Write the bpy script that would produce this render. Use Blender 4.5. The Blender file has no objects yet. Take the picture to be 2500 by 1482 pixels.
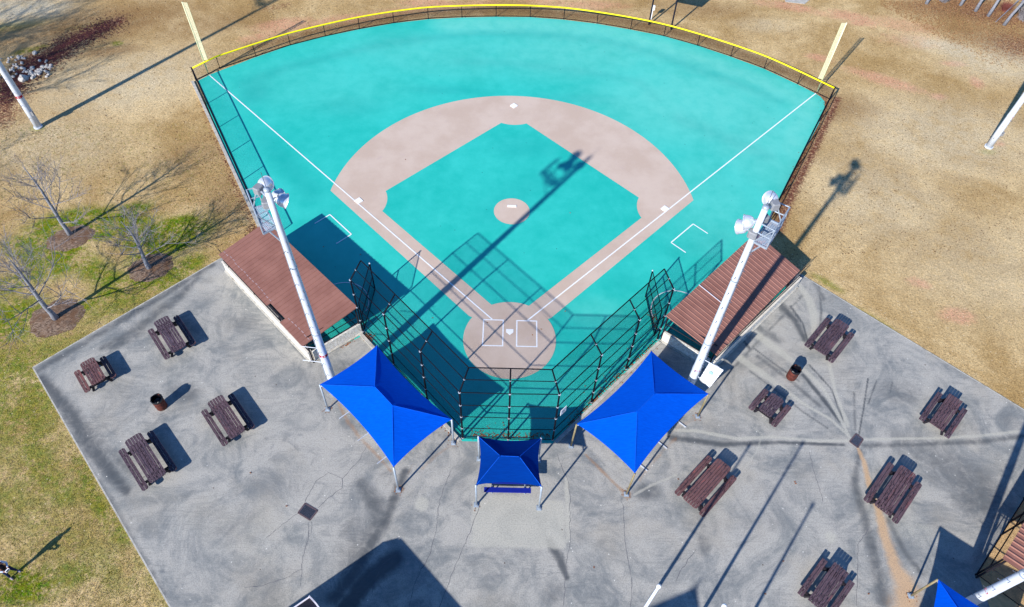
import bpy, bmesh, math, random
import numpy as np
from mathutils import Vector, Matrix
R = math.radians
C = bpy.context.scene.collection
SC = bpy.context.scene

# ------------------------------------------------------------------ camera
F, PIT, ROL, YAW = 1756.558, R(53.007), R(2.11), R(-0.861)   # focal length in pixels of a 2500 px wide frame
CAM = np.array([-0.293, -24.196, 35.258])
PIT, ROL, YAW = 0.92515, 0.036826, -0.015027
def _basis():
    cp, sp = math.cos(PIT), math.sin(PIT)
    fw = np.array([0, cp, -sp]); up = np.array([0, sp, cp]); rt = np.array([1, 0, 0.])
    cr, sr = math.cos(ROL), math.sin(ROL)
    r2 = cr*rt + sr*up; u2 = -sr*rt + cr*up
    c, s = math.cos(YAW), math.sin(YAW)
    Z = np.array([[c, -s, 0], [s, c, 0], [0, 0, 1]])
    return Z@r2, Z@u2, Z@fw
RT, UP, FW = _basis()
def P(x, y, z=0.0):
    """survey helper: the world point at height z seen at photo pixel x, y"""
    d = FW + RT*(x-1250)/F - UP*(y-741)/F
    t = (z-CAM[2])/d[2]
    q = CAM + t*d
    return Vector((q[0], q[1], q[2]))
cd = bpy.data.cameras.new('camera'); cam = bpy.data.objects.new('camera', cd); C.objects.link(cam)
cd.sensor_width = 36; cd.lens = F/2500*36; cd.clip_start = .5; cd.clip_end = 3000
mw = Matrix.Identity(4)
for i in range(3):
    mw[i][0] = RT[i]; mw[i][1] = UP[i]; mw[i][2] = -FW[i]; mw[i][3] = CAM[i]
cam.matrix_world = mw
SC.camera = cam

# ------------------------------------------------------------------ light
AZ, EL = 37.4, 31.65          # shadows fall towards azimuth 37.4 (from +Y to +X)
SH = Vector((math.sin(R(AZ))/math.tan(R(EL)), math.cos(R(AZ))/math.tan(R(EL)), -1))
w = bpy.data.worlds.new('World'); SC.world = w; w.use_nodes = True
nt = w.node_tree; sky = nt.nodes.new('ShaderNodeTexSky'); sky.sky_type = 'NISHITA'
sky.sun_disc = False; sky.sun_elevation = R(EL); sky.sun_rotation = R(AZ+180)
sky.air_density = 1.0; sky.dust_density = 0.0; sky.ozone_density = 7.0
bg = nt.nodes['Background']; bg.inputs[1].default_value = .105
tint = nt.nodes.new('ShaderNodeMix'); tint.data_type = 'RGBA'; tint.blend_type = 'MULTIPLY'; tint.inputs[0].default_value = 1
tint.inputs[7].default_value = (.72, .96, 1.16, 1)      # tint added for bluer shade: a deeper blue than the model's own
nt.links.new(sky.outputs[0], tint.inputs[6]); nt.links.new(tint.outputs[2], bg.inputs[0])
sl = bpy.data.lights.new('sun', 'SUN'); sl.energy = 5.0; sl.angle = R(.75); sl.color = (1, .965, .915)
so = bpy.data.objects.new('sun', sl); C.objects.link(so)
so.rotation_euler = SH.to_track_quat('-Z', 'Y').to_euler()
SC.view_settings.view_transform = 'Standard'; SC.view_settings.look = 'None'
SC.view_settings.exposure = .5; SC.view_settings.gamma = 1
SC.cycles.transparent_max_bounces = 24

# ------------------------------------------------------------------ helpers
def lin(c):
    return tuple(((v/255)/12.92 if v/255 <= .04045 else (((v/255)+.055)/1.055)**2.4) for v in c)+(1,)
def newmat(name, rough=.8, metal=0.0, spec=.3):
    m = bpy.data.materials.new(name); m.use_nodes = True
    b = m.node_tree.nodes['Principled BSDF']
    b.inputs['Roughness'].default_value = rough; b.inputs['Metallic'].default_value = metal
    b.inputs['Specular IOR Level'].default_value = spec
    return m, m.node_tree, b
class N:
    """short node-graph writer"""
    def __init__(s, nt): s.t = nt; s.tc = nt.nodes.new('ShaderNodeTexCoord')
    def n(s, ty, **k):
        o = s.t.nodes.new(ty)
        for a, v in k.items(): setattr(o, a, v)
        return o
    def put(s, sock, v):
        if hasattr(v, 'node'): s.t.links.new(v, sock)
        else: sock.default_value = v
    def noise(s, scale, det=3, rough=.6, vec=None, dist=0):
        o = s.n('ShaderNodeTexNoise'); s.t.links.new(vec or s.tc.outputs['Object'], o.inputs['Vector'])
        o.inputs['Scale'].default_value = scale; o.inputs['Detail'].default_value = det
        o.inputs['Roughness'].default_value = rough; o.inputs['Distortion'].default_value = dist
        return o.outputs['Fac']
    def vor(s, scale, out='Color', feat='F1', vec=None):
        o = s.n('ShaderNodeTexVoronoi', feature=feat); s.t.links.new(vec or s.tc.outputs['Object'], o.inputs['Vector'])
        o.inputs['Scale'].default_value = scale
        return o.outputs[out]
    def map(s, scale, vec=None, rot=(0, 0, 0)):
        o = s.n('ShaderNodeMapping'); s.t.links.new(vec or s.tc.outputs['Object'], o.inputs[0])
        o.inputs['Scale'].default_value = scale; o.inputs['Rotation'].default_value = rot
        return o.outputs[0]
    def math(s, op, a, b=0.0, clamp=False):
        o = s.n('ShaderNodeMath', operation=op, use_clamp=clamp); s.put(o.inputs[0], a); s.put(o.inputs[1], b); return o.outputs[0]
    def rng(s, v, a, b, c=0.0, d=1.0):
        o = s.n('ShaderNodeMapRange', interpolation_type='SMOOTHSTEP'); s.put(o.inputs[0], v)
        for i, x in enumerate((a, b, c, d)): o.inputs[i+1].default_value = x
        return o.outputs[0]
    def mix(s, f, a, b, blend='MIX'):
        o = s.n('ShaderNodeMix', data_type='RGBA', blend_type=blend)
        s.put(o.inputs[0], f); s.put(o.inputs[6], a); s.put(o.inputs[7], b); return o.outputs[2]
    def attr(s, name):
        o = s.n('ShaderNodeAttribute', attribute_name=name); return o.outputs['Fac']
    def bump(s, h, bsdf, strength=.4, dist=.02):
        o = s.n('ShaderNodeBump'); s.put(o.inputs['Height'], h); o.inputs['Strength'].default_value = strength
        o.inputs['Distance'].default_value = dist; s.t.links.new(o.outputs[0], bsdf.inputs['Normal'])
def simple(name, col, rough=.7, metal=0., spec=.3, var=.12, scale=6., bump=0., srgb=True, dirt=None):
    m, t, b = newmat(name, rough, metal, spec); g = N(t)
    c = lin(col) if srgb else tuple(col)+(1,)
    f = g.noise(scale, 4); dk = tuple(v*(1-2.2*var) for v in c[:3])+(1,)
    o = g.mix(g.rng(f, .3, .7), dk, c)
    if dirt: o = g.mix(g.rng(g.noise(scale*.35, 5, .7), .52, .72), o, lin(dirt))
    t.links.new(o, b.inputs['Base Color'])
    if bump: g.bump(g.noise(scale*4, 3), b, bump)
    return m

class MB:
    def __init__(s): s.v = []; s.f = []; s.uv = []
    def face(s, pts, uv=None):
        i = len(s.v); s.v += [tuple(p) for p in pts]; s.f.append(tuple(range(i, i+len(pts))))
        s.uv += list(uv) if uv else [(0, 0)]*len(pts)
    def box(s, c, size, ax=None):
        c = Vector(c); X, Y, Z = ax if ax else (Vector((1, 0, 0)), Vector((0, 1, 0)), Vector((0, 0, 1)))
        X = X*size[0]/2; Y = Y*size[1]/2; Z = Z*size[2]/2
        k = [c+a*X+b*Y+d*Z for d in (-1, 1) for b in (-1, 1) for a in (-1, 1)]
        for q in ((0, 2, 3, 1), (4, 5, 7, 6), (0, 1, 5, 4), (2, 6, 7, 3), (0, 4, 6, 2), (1, 3, 7, 5)): s.face([k[j] for j in q])
        return s
    def beam(s, a, b, wd, ht):
        a = Vector(a); b = Vector(b); X = (b-a); L = X.length; X.normalize()
        up = Vector((0, 0, 1)) if abs(X.z) < .95 else Vector((0, 1, 0))
        Y = up.cross(X).normalized(); Z = X.cross(Y)
        return s.box((a+b)/2, (L, wd, ht), (X, Y, Z))
    def tube(s, pts, rad, n=8, cap=True):
        pts = [Vector(p) for p in pts]
        if not hasattr(rad, '__len__'): rad = [rad]*len(pts)
        rings = []; ref = None
        for i, p in enumerate(pts):
            d = (pts[min(i+1, len(pts)-1)]-pts[max(i-1, 0)]).normalized()
            if ref is None: ref = d.orthogonal().normalized()
            ref = (ref-d*ref.dot(d)).normalized(); o = d.cross(ref)
            rings.append([p+(ref*math.cos(2*math.pi*k/n)+o*math.sin(2*math.pi*k/n))*rad[i] for k in range(n)])
        base = len(s.v)
        for r_ in rings: s.v += [tuple(q) for q in r_]
        for i in range(len(rings)-1):
            for k in range(n):
                a = base+i*n+k; b = base+i*n+(k+1) % n
                s.f.append((a, b, b+n, a+n)); s.uv += [(0, 0)]*4
        if cap:
            s.f.append(tuple(base+k for k in range(n))[::-1]); s.uv += [(0, 0)]*n
            s.f.append(tuple(base+(len(rings)-1)*n+k for k in range(n))); s.uv += [(0, 0)]*n
        return s
    def prism(s, poly, z0, z1):
        n = len(poly); a = sum(poly[i][0]*poly[(i+1) % n][1]-poly[(i+1) % n][0]*poly[i][1] for i in range(n))
        if a < 0: poly = poly[::-1]
        s.face([(x, y, z1) for x, y in poly]); s.face([(x, y, z0) for x, y in poly][::-1])
        for i in range(n):
            (x, y), (u, v) = poly[i], poly[(i+1) % n]
            s.face([(x, y, z0), (u, v, z0), (u, v, z1), (x, y, z1)])
        return s
    def lathe(s, prof, n=20, o=(0, 0, 0), ax=None):
        o = Vector(o); X, Y, Z = ax if ax else (Vector((1, 0, 0)), Vector((0, 1, 0)), Vector((0, 0, 1)))
        b = len(s.v)
        for r_, z in prof:
            for k in range(n):
                t = 2*math.pi*k/n; s.v.append(tuple(o+X*r_*math.cos(t)+Y*r_*math.sin(t)+Z*z))
        for i in range(len(prof)-1):
            for k in range(n):
                a = b+i*n+k; c = b+i*n+(k+1) % n
                s.f.append((a, c, c+n, a+n)); s.uv += [(0, 0)]*4
        return s
    def build(s, name, mat, parent=None, smooth=False):
        me = bpy.data.meshes.new(name); me.from_pydata(s.v, [], s.f); me.validate(clean_customdata=False)
        uvl = me.uv_layers.new(name='UVMap')
        if len(uvl.data) == len(s.uv):
            uvl.data.foreach_set('uv', np.array(s.uv, dtype=np.float32).ravel())
        if smooth: me.polygons.foreach_set('use_smooth', [True]*len(me.polygons))
        me.materials.append(mat); me.update()
        o = bpy.data.objects.new(name, me); C.objects.link(o)
        if parent:
            o.parent = parent; o.matrix_parent_inverse = Matrix.Translation(-parent.location) if parent.type == 'EMPTY' and parent.rotation_euler.z == 0 else Matrix.Identity(4)
        return o
def tag(o, label=None, cat=None, group=None, kind=None):
    if label: o['label'] = label
    if cat: o['category'] = cat
    if group: o['group'] = group
    if kind: o['kind'] = kind
    return o
def empty(name, loc=(0, 0, 0), rz=0, **k):
    o = bpy.data.objects.new(name, None); C.objects.link(o); o.location = loc; o.rotation_euler = (0, 0, rz)
    o.empty_display_size = .1
    return tag(o, **k)
def structure(o): o['kind'] = 'structure'; return o
def copy_tree(o, parent=None, tree=None):
    c = o.copy(); C.objects.link(c); c.parent = parent
    for ch in [x for x in list(C.objects) if x.parent == o]: copy_tree(ch, c)
    return c
def local(o):                                   # parts built in the thing's own coordinates
    o.matrix_parent_inverse = Matrix.Identity(4); return o
RND = random.Random(7)

# ------------------------------------------------------------------ materials
M = {}
M['white_steel'] = simple('white_steel', (206, 212, 220), .45, 0, .4, .03, 1.5, dirt=(184, 190, 198))
M['galv'] = simple('galvanised', (176, 188, 200), .45, .35, .5, .12, 9)
M['alu'] = simple('aluminium', (225, 230, 238), .3, .45, .5, .05, 5)
M['ballast'] = simple('grey_box', (136, 138, 142), .6, 0, .4, .06, 8)
M['black'] = simple('black_vinyl', (7, 11, 24), .7, 0, .15, .1, 8)
M['dark_frame'] = simple('dark_frame', (30, 25, 34), .7, 0, .3, .15, 8)
M['silver'] = simple('tie_metal', (190, 198, 210), .5, 0, .4, .05, 5)
M['yellow_cap'] = simple('yellow_cap', (250, 226, 0), .55, 0, .4, .03, 3)
M['pale_yellow'] = simple('pale_yellow', (222, 219, 176), .55, 0, .4, .04, 3)
M['line'] = simple('line_paint', (236, 238, 240), .8, 0, .2, .05, 12)
M['white_plastic'] = simple('white_plastic', (240, 240, 240), .5, 0, .4, .02, 3)
M['concrete_kerb'] = simple('kerb_concrete', (190, 186, 176), .9, 0, .2, .14, 5, .4, dirt=(140, 132, 118))
M['bark'] = simple('bark', (150, 152, 160), .9, 0, .2, .2, 14, .6, dirt=(96, 94, 100))
M['twig'] = simple('twig_bark', (140, 136, 140), .9, 0, .2, .15, 6)
M['red_band'] = simple('red_band', (176, 8, 44), .5, 0, .3, .05, 8)
M['rust_drum'] = simple('rusty_drum', (104, 52, 42), .75, .1, .3, .18, 7, .3, dirt=(66, 40, 36))
M['bag'] = simple('black_bag', (14, 14, 22), .35, 0, .5, .1, 20)
M['iron'] = simple('cast_iron', (96, 102, 118), .6, .4, .4, .1, 12)
M['iron_rim'] = simple('iron_rim', (106, 88, 92), .7, .2, .4, .15, 12)
M['pit'] = simple('drain_pit', (9, 10, 18), .9, 0, .1, .1, 4)
M['rock'] = simple('pale_rock', (206, 200, 192), .9, 0, .2, .22, 5, .5)
M['roof_trim'] = simple('roof_trim', (226, 220, 226), .5, 0, .4, .04, 4)
M['dark_roof'] = simple('dark_roof', (24, 24, 44), .6, .2, .4, .12, 2)
M['block_plain'] = simple('stucco_wall', (226, 218, 204), .9, 0, .2, .1, 3, .3)
M['jeans'] = simple('denim', (30, 44, 84), .9, 0, .2, .15, 30)
M['vest'] = simple('black_vest', (18, 16, 28), .8, 0, .2, .1, 20)
M['sleeve'] = simple('pale_sleeves', (196, 208, 226), .85, 0, .2, .05, 20)
M['skin'] = simple('skin', (178, 118, 90), .6, 0, .4, .05, 20)
M['hair'] = simple('dark_hair', (36, 24, 20), .8, 0, .3, .2, 40)
M['shoe'] = simple('grey_shoe', (150, 140, 150), .7, 0, .3, .1, 30)
M['window'] = simple('window_glass', (40, 52, 66), .1, 0, .8, .05, 2)
M['blue_plank'] = simple('blue_plank', (16, 34, 138), .5, 0, .4, .06, 6)

def turf_mat(name, c1, c2, speck=True):
    m, t, b = newmat(name, .62, 0, .25); g = N(t)
    big = g.noise(.13, 5, .6, dist=.6); mid = g.noise(.9, 5, .65)
    base = g.mix(g.rng(g.math('ADD', g.math('MULTIPLY', big, .6), g.math('MULTIPLY', mid, .4)), .25, .75), lin(c1), lin(c2))
    st = g.attr('stain')
    base = g.mix(g.math('MULTIPLY', st, .62, True), base, lin((10, 150, 144)))
    pl = g.attr('pale'); base = g.mix(g.math('MULTIPLY', g.math('MULTIPLY', pl, .75), g.rng(mid, .2, .7, .6, 1.0), True), base, lin((120, 206, 190)))
    fine = g.noise(38, 2, .7)
    base = g.mix(g.rng(fine, .2, .75, .14, 0), base, lin((0, 90, 88)))
    pv = g.n('ShaderNodeTexVoronoi', feature='F1'); t.links.new(g.tc.outputs['Object'], pv.inputs[0]); pv.inputs['Scale'].default_value = .9
    dots = g.math('LESS_THAN', pv.outputs['Distance'], .035)
    base = g.mix(g.math('MULTIPLY', dots, .65), base, lin((20, 80, 80)))
    t.links.new(base, b.inputs['Base Color']); g.bump(g.noise(60, 2), b, .25, .01)
    return m
M['turf'] = turf_mat('turquoise_rubber', (20, 175, 160), (58, 198, 184))
def dirt_mat():
    m, t, b = newmat('infield_rubber', .8, 0, .2); g = N(t)
    base = g.mix(g.rng(g.noise(.35, 5, .6), .35, .65), lin((194, 172, 154)), lin((205, 185, 168)))
    base = g.mix(g.rng(g.noise(40, 2, .7), .2, .8, .16, 0), base, lin((120, 100, 100)))
    base = g.mix(g.rng(g.noise(1.3, 4, .6), .58, .78, 0, .35), base, lin((184, 162, 158)))
    t.links.new(base, b.inputs['Base Color']); g.bump(g.noise(60, 2), b, .25, .01)
    return m
M['infield'] = dirt_mat()

def pad_mat():
    m, t, b = newmat('old_concrete', .85, 0, .25); g = N(t)
    n1 = g.noise(.33, 7, .68, dist=1.4); n2 = g.noise(1.5, 6, .7, dist=1.0); n3 = g.noise(.8, 7, .72, dist=2.0)
    base = g.mix(g.rng(n1, .34, .62), lin((124, 127, 126)), lin((176, 172, 163)))
    base = g.mix(g.rng(n2, .42, .74, 0, .5), base, lin((184, 181, 172)))
    base = g.mix(g.rng(n3, .52, .74, 0, .55), base, lin((104, 109, 113)))
    base = g.mix(g.rng(g.noise(.22, 4, .6), .5, .7, 0, .3), base, lin((168, 156, 136)))
    brush = g.noise(2.2, 5, .75, g.map((.3, 4.2, 1), rot=(0, 0, R(-32))))
    base = g.mix(g.math('MULTIPLY', g.rng(brush, .46, .7, 0, .45), g.rng(g.noise(.16, 3), .42, .62), True), base, lin((108, 110, 110)))
    def edge(att, lo, hi, amt, nn):       # a stain whose rim breaks up along the texture
        return g.math('MULTIPLY', g.rng(g.math('ADD', g.attr(att), g.math('MULTIPLY', g.math('SUBTRACT', nn, .5), .95)), lo, hi), amt, True)
    base = g.mix(edge('dark', .1, .85, .84, n2), base, lin((58, 64, 70)))
    base = g.mix(edge('light', .2, .85, .72, n3), base, lin((188, 184, 170)))
    base = g.mix(edge('sand', .1, .95, .85, n2), base, lin((200, 164, 124)))
    base = g.mix(edge('rust', .3, 1.1, .7, n2), base, lin((160, 112, 62)))
    fine = g.noise(16, 4, .75); base = g.mix(g.rng(fine, .3, .62, .45, 0), base, lin((84, 86, 88)))
    v = g.n('ShaderNodeTexVoronoi', feature='F1'); t.links.new(g.tc.outputs['Object'], v.inputs[0]); v.inputs['Scale'].default_value = 1.6
    base = g.mix(g.math('MULTIPLY', g.math('LESS_THAN', v.outputs['Distance'], .045), .8), base, lin((225, 222, 212)))
    v2 = g.n('ShaderNodeTexVoronoi', feature='F1'); t.links.new(g.map((1, 1, 1), rot=(0, 0, 1)), v2.inputs[0]); v2.inputs['Scale'].default_value = .8
    base = g.mix(g.math('MULTIPLY', g.math('LESS_THAN', v2.outputs['Distance'], .03), .8), base, lin((70, 48, 38)))
    t.links.new(base, b.inputs['Base Color']); g.bump(g.noise(30, 3), b, .3, .01)
    return m
M['pad'] = pad_mat()

def lawn_mat():
    m, t, b = newmat('dormant_lawn', .95, 0, .1); g = N(t)
    n1 = g.noise(.16, 6, .62, dist=.5); n2 = g.noise(.9, 5, .65); clump = g.noise(5.5, 4, .7); grain = g.noise(17, 3, .75)
    base = g.mix(g.rng(n1, .32, .68), lin((182, 150, 98)), lin((222, 194, 144)))
    base = g.mix(g.rng(n2, .4, .75, 0, .55), base, lin((164, 132, 84)))
    gr = g.attr('green')
    gmask = g.math('MULTIPLY', g.rng(gr, .03, .8, 0, 1.0), g.rng(g.math('ADD', g.math('MULTIPLY', n2, .55), g.math('MULTIPLY', clump, .5)), .38, .56), True)
    base = g.mix(gmask, base, g.mix(g.rng(g.noise(3, 3), .35, .65), lin((136, 138, 26)), lin((84, 122, 8))))
    cm = g.math('MULTIPLY', g.rng(g.math('ADD', g.attr('clay'), g.math('MULTIPLY', g.math('SUBTRACT', g.noise(1.6, 6, .75, dist=.8), .5), 1.3)), .2, 1.05), g.rng(clump, .25, .6, .2, .75), True)
    base = g.mix(cm, base, lin((216, 156, 126)))
    base = g.mix(g.math('MULTIPLY', g.attr('pale'), g.rng(n2, .3, .6, .4, 1), True), base, lin((222, 208, 176)))
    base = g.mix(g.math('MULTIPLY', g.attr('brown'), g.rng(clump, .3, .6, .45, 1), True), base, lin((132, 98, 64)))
    # fallen leaves: random light and dark chips
    lc = g.n('ShaderNodeTexVoronoi', feature='F1'); t.links.new(g.map((1, 1.5, 1), rot=(0, 0, .6)), lc.inputs[0]); lc.inputs['Scale'].default_value = 8.5
    hs = g.n('ShaderNodeSeparateColor'); t.links.new(lc.outputs['Color'], hs.inputs[0])
    leafc = g.mix(hs.outputs[0], lin((78, 38, 40)), lin((190, 148, 112)))
    leafc = g.mix(g.math('GREATER_THAN', hs.outputs[1], .6), leafc, lin((116, 70, 54)))
    lm = g.math('MULTIPLY', g.attr('leaf'), g.math('LESS_THAN', hs.outputs[2], g.math('ADD', g.math('MULTIPLY', g.attr('leaf'), 1.1), -.05)), True)
    base = g.mix(lm, base, leafc)
    base = g.mix(g.rng(grain, .34, .58, .6, 0), base, g.mix(1.0, base, (.25, .2, .14, 1), 'MULTIPLY'))
    base = g.mix(g.rng(clump, .46, .72, 0, .5), base, g.mix(1.0, base, (1.5, 1.42, 1.3, 1), 'MULTIPLY'))
    pv = g.n('ShaderNodeTexVoronoi', feature='F1'); t.links.new(g.map((1, 1.3, 1), rot=(0, 0, .4)), pv.inputs[0]); pv.inputs['Scale'].default_value = 6.5
    ps = g.n('ShaderNodeSeparateColor'); t.links.new(pv.outputs['Color'], ps.inputs[0])
    base = g.mix(g.math('MULTIPLY', g.math('LESS_THAN', ps.outputs[0], .07), g.rng(pv.outputs['Distance'], .12, .4, .6, 0), True), base, lin((96, 66, 42)))
    base = g.mix(g.math('MULTIPLY', g.math('GREATER_THAN', ps.outputs[1], .93), g.rng(pv.outputs['Distance'], .1, .35, .6, 0), True), base, lin((240, 222, 188)))
    t.links.new(base, b.inputs['Base Color'])
    g.bump(g.math('ADD', grain, clump), b, .9, .05)
    return m
M['lawn'] = lawn_mat()

def mulch_mat():
    m, t, b = newmat('mulch', .95, 0, .1); g = N(t)
    v = g.n('ShaderNodeTexVoronoi', feature='F1'); t.links.new(g.map((1, 2.4, 1), rot=(0, 0, .9)), v.inputs[0]); v.inputs['Scale'].default_value = 11
    hs = g.n('ShaderNodeSeparateColor'); t.links.new(v.outputs['Color'], hs.inputs[0])
    base = g.mix(hs.outputs[0], lin((84, 66, 54)), lin((154, 132, 114)))
    base = g.mix(g.rng(g.noise(1.5, 4), .4, .7), base, lin((112, 84, 64)))
    t.links.new(base, b.inputs['Base Color']); g.bump(hs.outputs[0], b, .8, .04)
    return m
M['mulch'] = mulch_mat()

def wood_mat(name, c1, c2, red=0.0):
    m, t, b = newmat(name, .75, 0, .25); g = N(t)
    oi = g.n('ShaderNodeObjectInfo'); off = g.n('ShaderNodeVectorMath', operation='ADD')
    sc = g.n('ShaderNodeVectorMath', operation='SCALE'); sc.inputs[3].default_value = 37.0
    cmb = g.n('ShaderNodeCombineXYZ')
    for i in range(3): t.links.new(oi.outputs['Random'], cmb.inputs[i])
    t.links.new(cmb.outputs[0], sc.inputs[0]); t.links.new(g.tc.outputs['Object'], off.inputs[0]); t.links.new(sc.outputs[0], off.inputs[1])
    vec = off.outputs[0]
    grain = g.noise(7, 5, .7, g.map((.5, 7, 7), vec)); chips = g.noise(7, 4, .75, g.map((.9, 3.5, 3.5), vec)); zone = g.noise(1.3, 2, .5, vec)
    base = g.mix(g.rng(grain, .35, .65), lin(c1), lin(c2))
    base = g.mix(g.math('MULTIPLY', oi.outputs['Random'], .38), base, lin((120, 84, 78)))
    base = g.mix(g.math('MULTIPLY', g.rng(chips, .51, .58), g.rng(zone, .3, .55), True), base, lin((28, 20, 30)))
    base = g.mix(g.rng(g.noise(1.6, 4, .6, g.map((.6, 2.5, 1), vec)), .6, .68, 0, .3+red), base, lin((140, 80, 76)))
    t.links.new(base, b.inputs['Base Color']); g.bump(grain, b, .5, .01)
    return m
M['wood'] = wood_mat('plum_planks', (54, 43, 52), (102, 86, 97))
M['wood_red'] = wood_mat('reddish_planks', (78, 52, 54), (118, 86, 88), .45)

def roof_mat():
    m, t, b = newmat('brown_roof', .55, 0, .3); g = N(t)
    base = g.mix(g.rng(g.noise(.8, 4, .6), .3, .7), lin((132, 90, 78)), lin((147, 103, 90)))
    base = g.mix(g.rng(g.noise(3, 5, .7, g.map((1, 1, 1))), .56, .8, 0, .35), base, lin((164, 130, 120)))
    t.links.new(base, b.inputs['Base Color']); return m
M['roof'] = roof_mat(); M['lap'] = simple('sealant', (178, 152, 152), .7, 0, .3, .2, 6)
def block_mat():
    m, t, b = newmat('split_face_block', .9, 0, .2); g = N(t)
    base = g.mix(g.rng(g.noise(9, 4, .7), .35, .62), lin((206, 198, 184)), lin((240, 236, 226)))
    base = g.mix(g.rng(g.noise(22, 3, .8), .3, .5, .5, 0), base, lin((140, 132, 120)))
    t.links.new(base, b.inputs['Base Color']); g.bump(g.noise(16, 4, .8), b, 1, .05); return m
M['block'] = block_mat()
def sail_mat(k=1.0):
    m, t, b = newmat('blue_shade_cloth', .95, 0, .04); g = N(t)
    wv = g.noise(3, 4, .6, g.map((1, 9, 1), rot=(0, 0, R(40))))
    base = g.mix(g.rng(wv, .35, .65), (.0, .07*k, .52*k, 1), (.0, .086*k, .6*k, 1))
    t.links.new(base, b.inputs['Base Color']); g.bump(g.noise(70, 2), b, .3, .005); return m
M['seam'] = simple('seam_thread', (20, 92, 214), .9, 0, .05); M['sail'] = sail_mat(); M['sail_dark'] = sail_mat(.36)  # last one: the same blue cloth scaled darker, for the small canopy
def mesh_mat(name, col, pitch=.07, wire=.12, cover=None):
    """woven wire: real holes in a uv grid measured in metres"""
    m = bpy.data.materials.new(name); m.use_nodes = True; t = m.node_tree; t.nodes.clear(); g = N(t)
    out = t.nodes.new('ShaderNodeOutputMaterial'); tr = t.nodes.new('ShaderNodeBsdfTransparent'); d = t.nodes.new('ShaderNodeBsdfDiffuse')
    d.inputs[0].default_value = lin(col); mx = t.nodes.new('ShaderNodeMixShader')
    sp = g.n('ShaderNodeSeparateXYZ'); t.links.new(g.tc.outputs['UV'], sp.inputs[0])
    a = g.math('DIVIDE', g.math('ADD', sp.outputs[0], sp.outputs[1]), pitch); c = g.math('DIVIDE', g.math('SUBTRACT', sp.outputs[0], sp.outputs[1]), pitch)
    fa = g.math('LESS_THAN', g.math('FRACT', a), wire); fc = g.math('LESS_THAN', g.math('FRACT', c), wire)
    t.links.new(g.math('MAXIMUM', fa, fc), mx.inputs[0]); t.links.new(tr.outputs[0], mx.inputs[1]); t.links.new(d.outputs[0], mx.inputs[2])
    t.links.new(mx.outputs[0], out.inputs[0]); return m
M['link'] = mesh_mat('chain_link', (8, 18, 30), .075, .13)
M['link_far'] = mesh_mat('chain_link_open', (10, 12, 18), .09, .09)
M['link_low'] = mesh_mat('chain_link_low', (22, 22, 26), .06, .08)
M['grating'] = mesh_mat('steel_grating', (170, 184, 200), .09, .38)
M['expanded'] = mesh_mat('expanded_metal', (228, 224, 190), .05, .33)

def mesh_panel(mb, a, b, z0, z1, dz=0):
    a = Vector(a); b = Vector(b); L = (b-a).length
    mb.face([(a.x, a.y, z0), (b.x, b.y, z0), (b.x, b.y, z1), (a.x, a.y, z1)], [(0, z0), (L, z0), (L, z1), (0, z1)])

# ------------------------------------------------------------------ scalar fields over the ground
def seg_dist(X, Y, pts, wid):
    """soft mask around a polyline given in photo pixels; wid in metres (one value or one per point)"""
    pts = [P(*q) for q in pts]
    if not hasattr(wid, '__len__'): wid = [wid]*len(pts)
    out = np.zeros_like(X)
    for i in range(len(pts)-1):
        a, b = pts[i], pts[i+1]; dx, dy = b.x-a.x, b.y-a.y; L2 = dx*dx+dy*dy+1e-9
        t = np.clip(((X-a.x)*dx+(Y-a.y)*dy)/L2, 0, 1)
        d = np.hypot(X-a.x-t*dx, Y-a.y-t*dy); w_ = wid[i]*(1-t)+wid[i+1]*t
        out = np.maximum(out, np.exp(-(d/w_)**2))
    return out
def blob(X, Y, px, py, rx, ry=None, rot=0):
    """soft ellipse centred on a photo pixel; radii in metres, rot in degrees"""
    c = P(px, py); ry = ry or rx; a = R(rot); dx, dy = X-c.x, Y-c.y
    u = dx*math.cos(a)+dy*math.sin(a); v = -dx*math.sin(a)+dy*math.cos(a)
    return np.exp(-((u/rx)**2+(v/ry)**2)**1.5)
def grid_mesh(name, xs, ys, z, fields, mat, keep=None, zf=None):
    X, Y = np.meshgrid(xs, ys); nx, ny = len(xs), len(ys)
    Zc = np.full_like(X, z) if zf is None else zf(X, Y)
    co = np.stack([X, Y, Zc], -1).reshape(-1, 3)
    i = np.arange((ny-1)*(nx-1)); r_, c_ = i//(nx-1), i % (nx-1); v0 = r_*nx+c_
    faces = np.stack([v0, v0+1, v0+nx+1, v0+nx], 1)
    me = bpy.data.meshes.new(name); me.vertices.add(len(co)); me.vertices.foreach_set('co', co.ravel().astype(np.float32))
    me.loops.add(len(faces)*4); me.loops.foreach_set('vertex_index', faces.ravel().astype(np.int32))
    me.polygons.add(len(faces)); me.polygons.foreach_set('loop_start', (np.arange(len(faces))*4).astype(np.int32))
    me.polygons.foreach_set('loop_total', np.full(len(faces), 4, np.int32)); me.update(calc_edges=True)
    for k, f in fields.items():
        at = me.attributes.new(k, 'FLOAT', 'POINT'); at.data.foreach_set('value', np.clip(f(X, Y), 0, 1).ravel().astype(np.float32))
    me.materials.append(mat)
    o = bpy.data.objects.new(name, me); C.objects.link(o)
    return o
def clip_poly(o, poly):
    """trim a sheet to a convex outline (counter-clockwise)"""
    bm = bmesh.new(); bm.from_mesh(o.data); n = len(poly)
    for i in range(n):
        a = Vector((poly[i][0], poly[i][1], 0)); b = Vector((poly[(i+1) % n][0], poly[(i+1) % n][1], 0)); d = b-a
        bmesh.ops.bisect_plane(bm, geom=bm.verts[:]+bm.edges[:]+bm.faces[:], plane_co=a, plane_no=Vector((d.y, -d.x, 0)), clear_outer=True)
    bm.to_mesh(o.data); bm.free()
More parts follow.
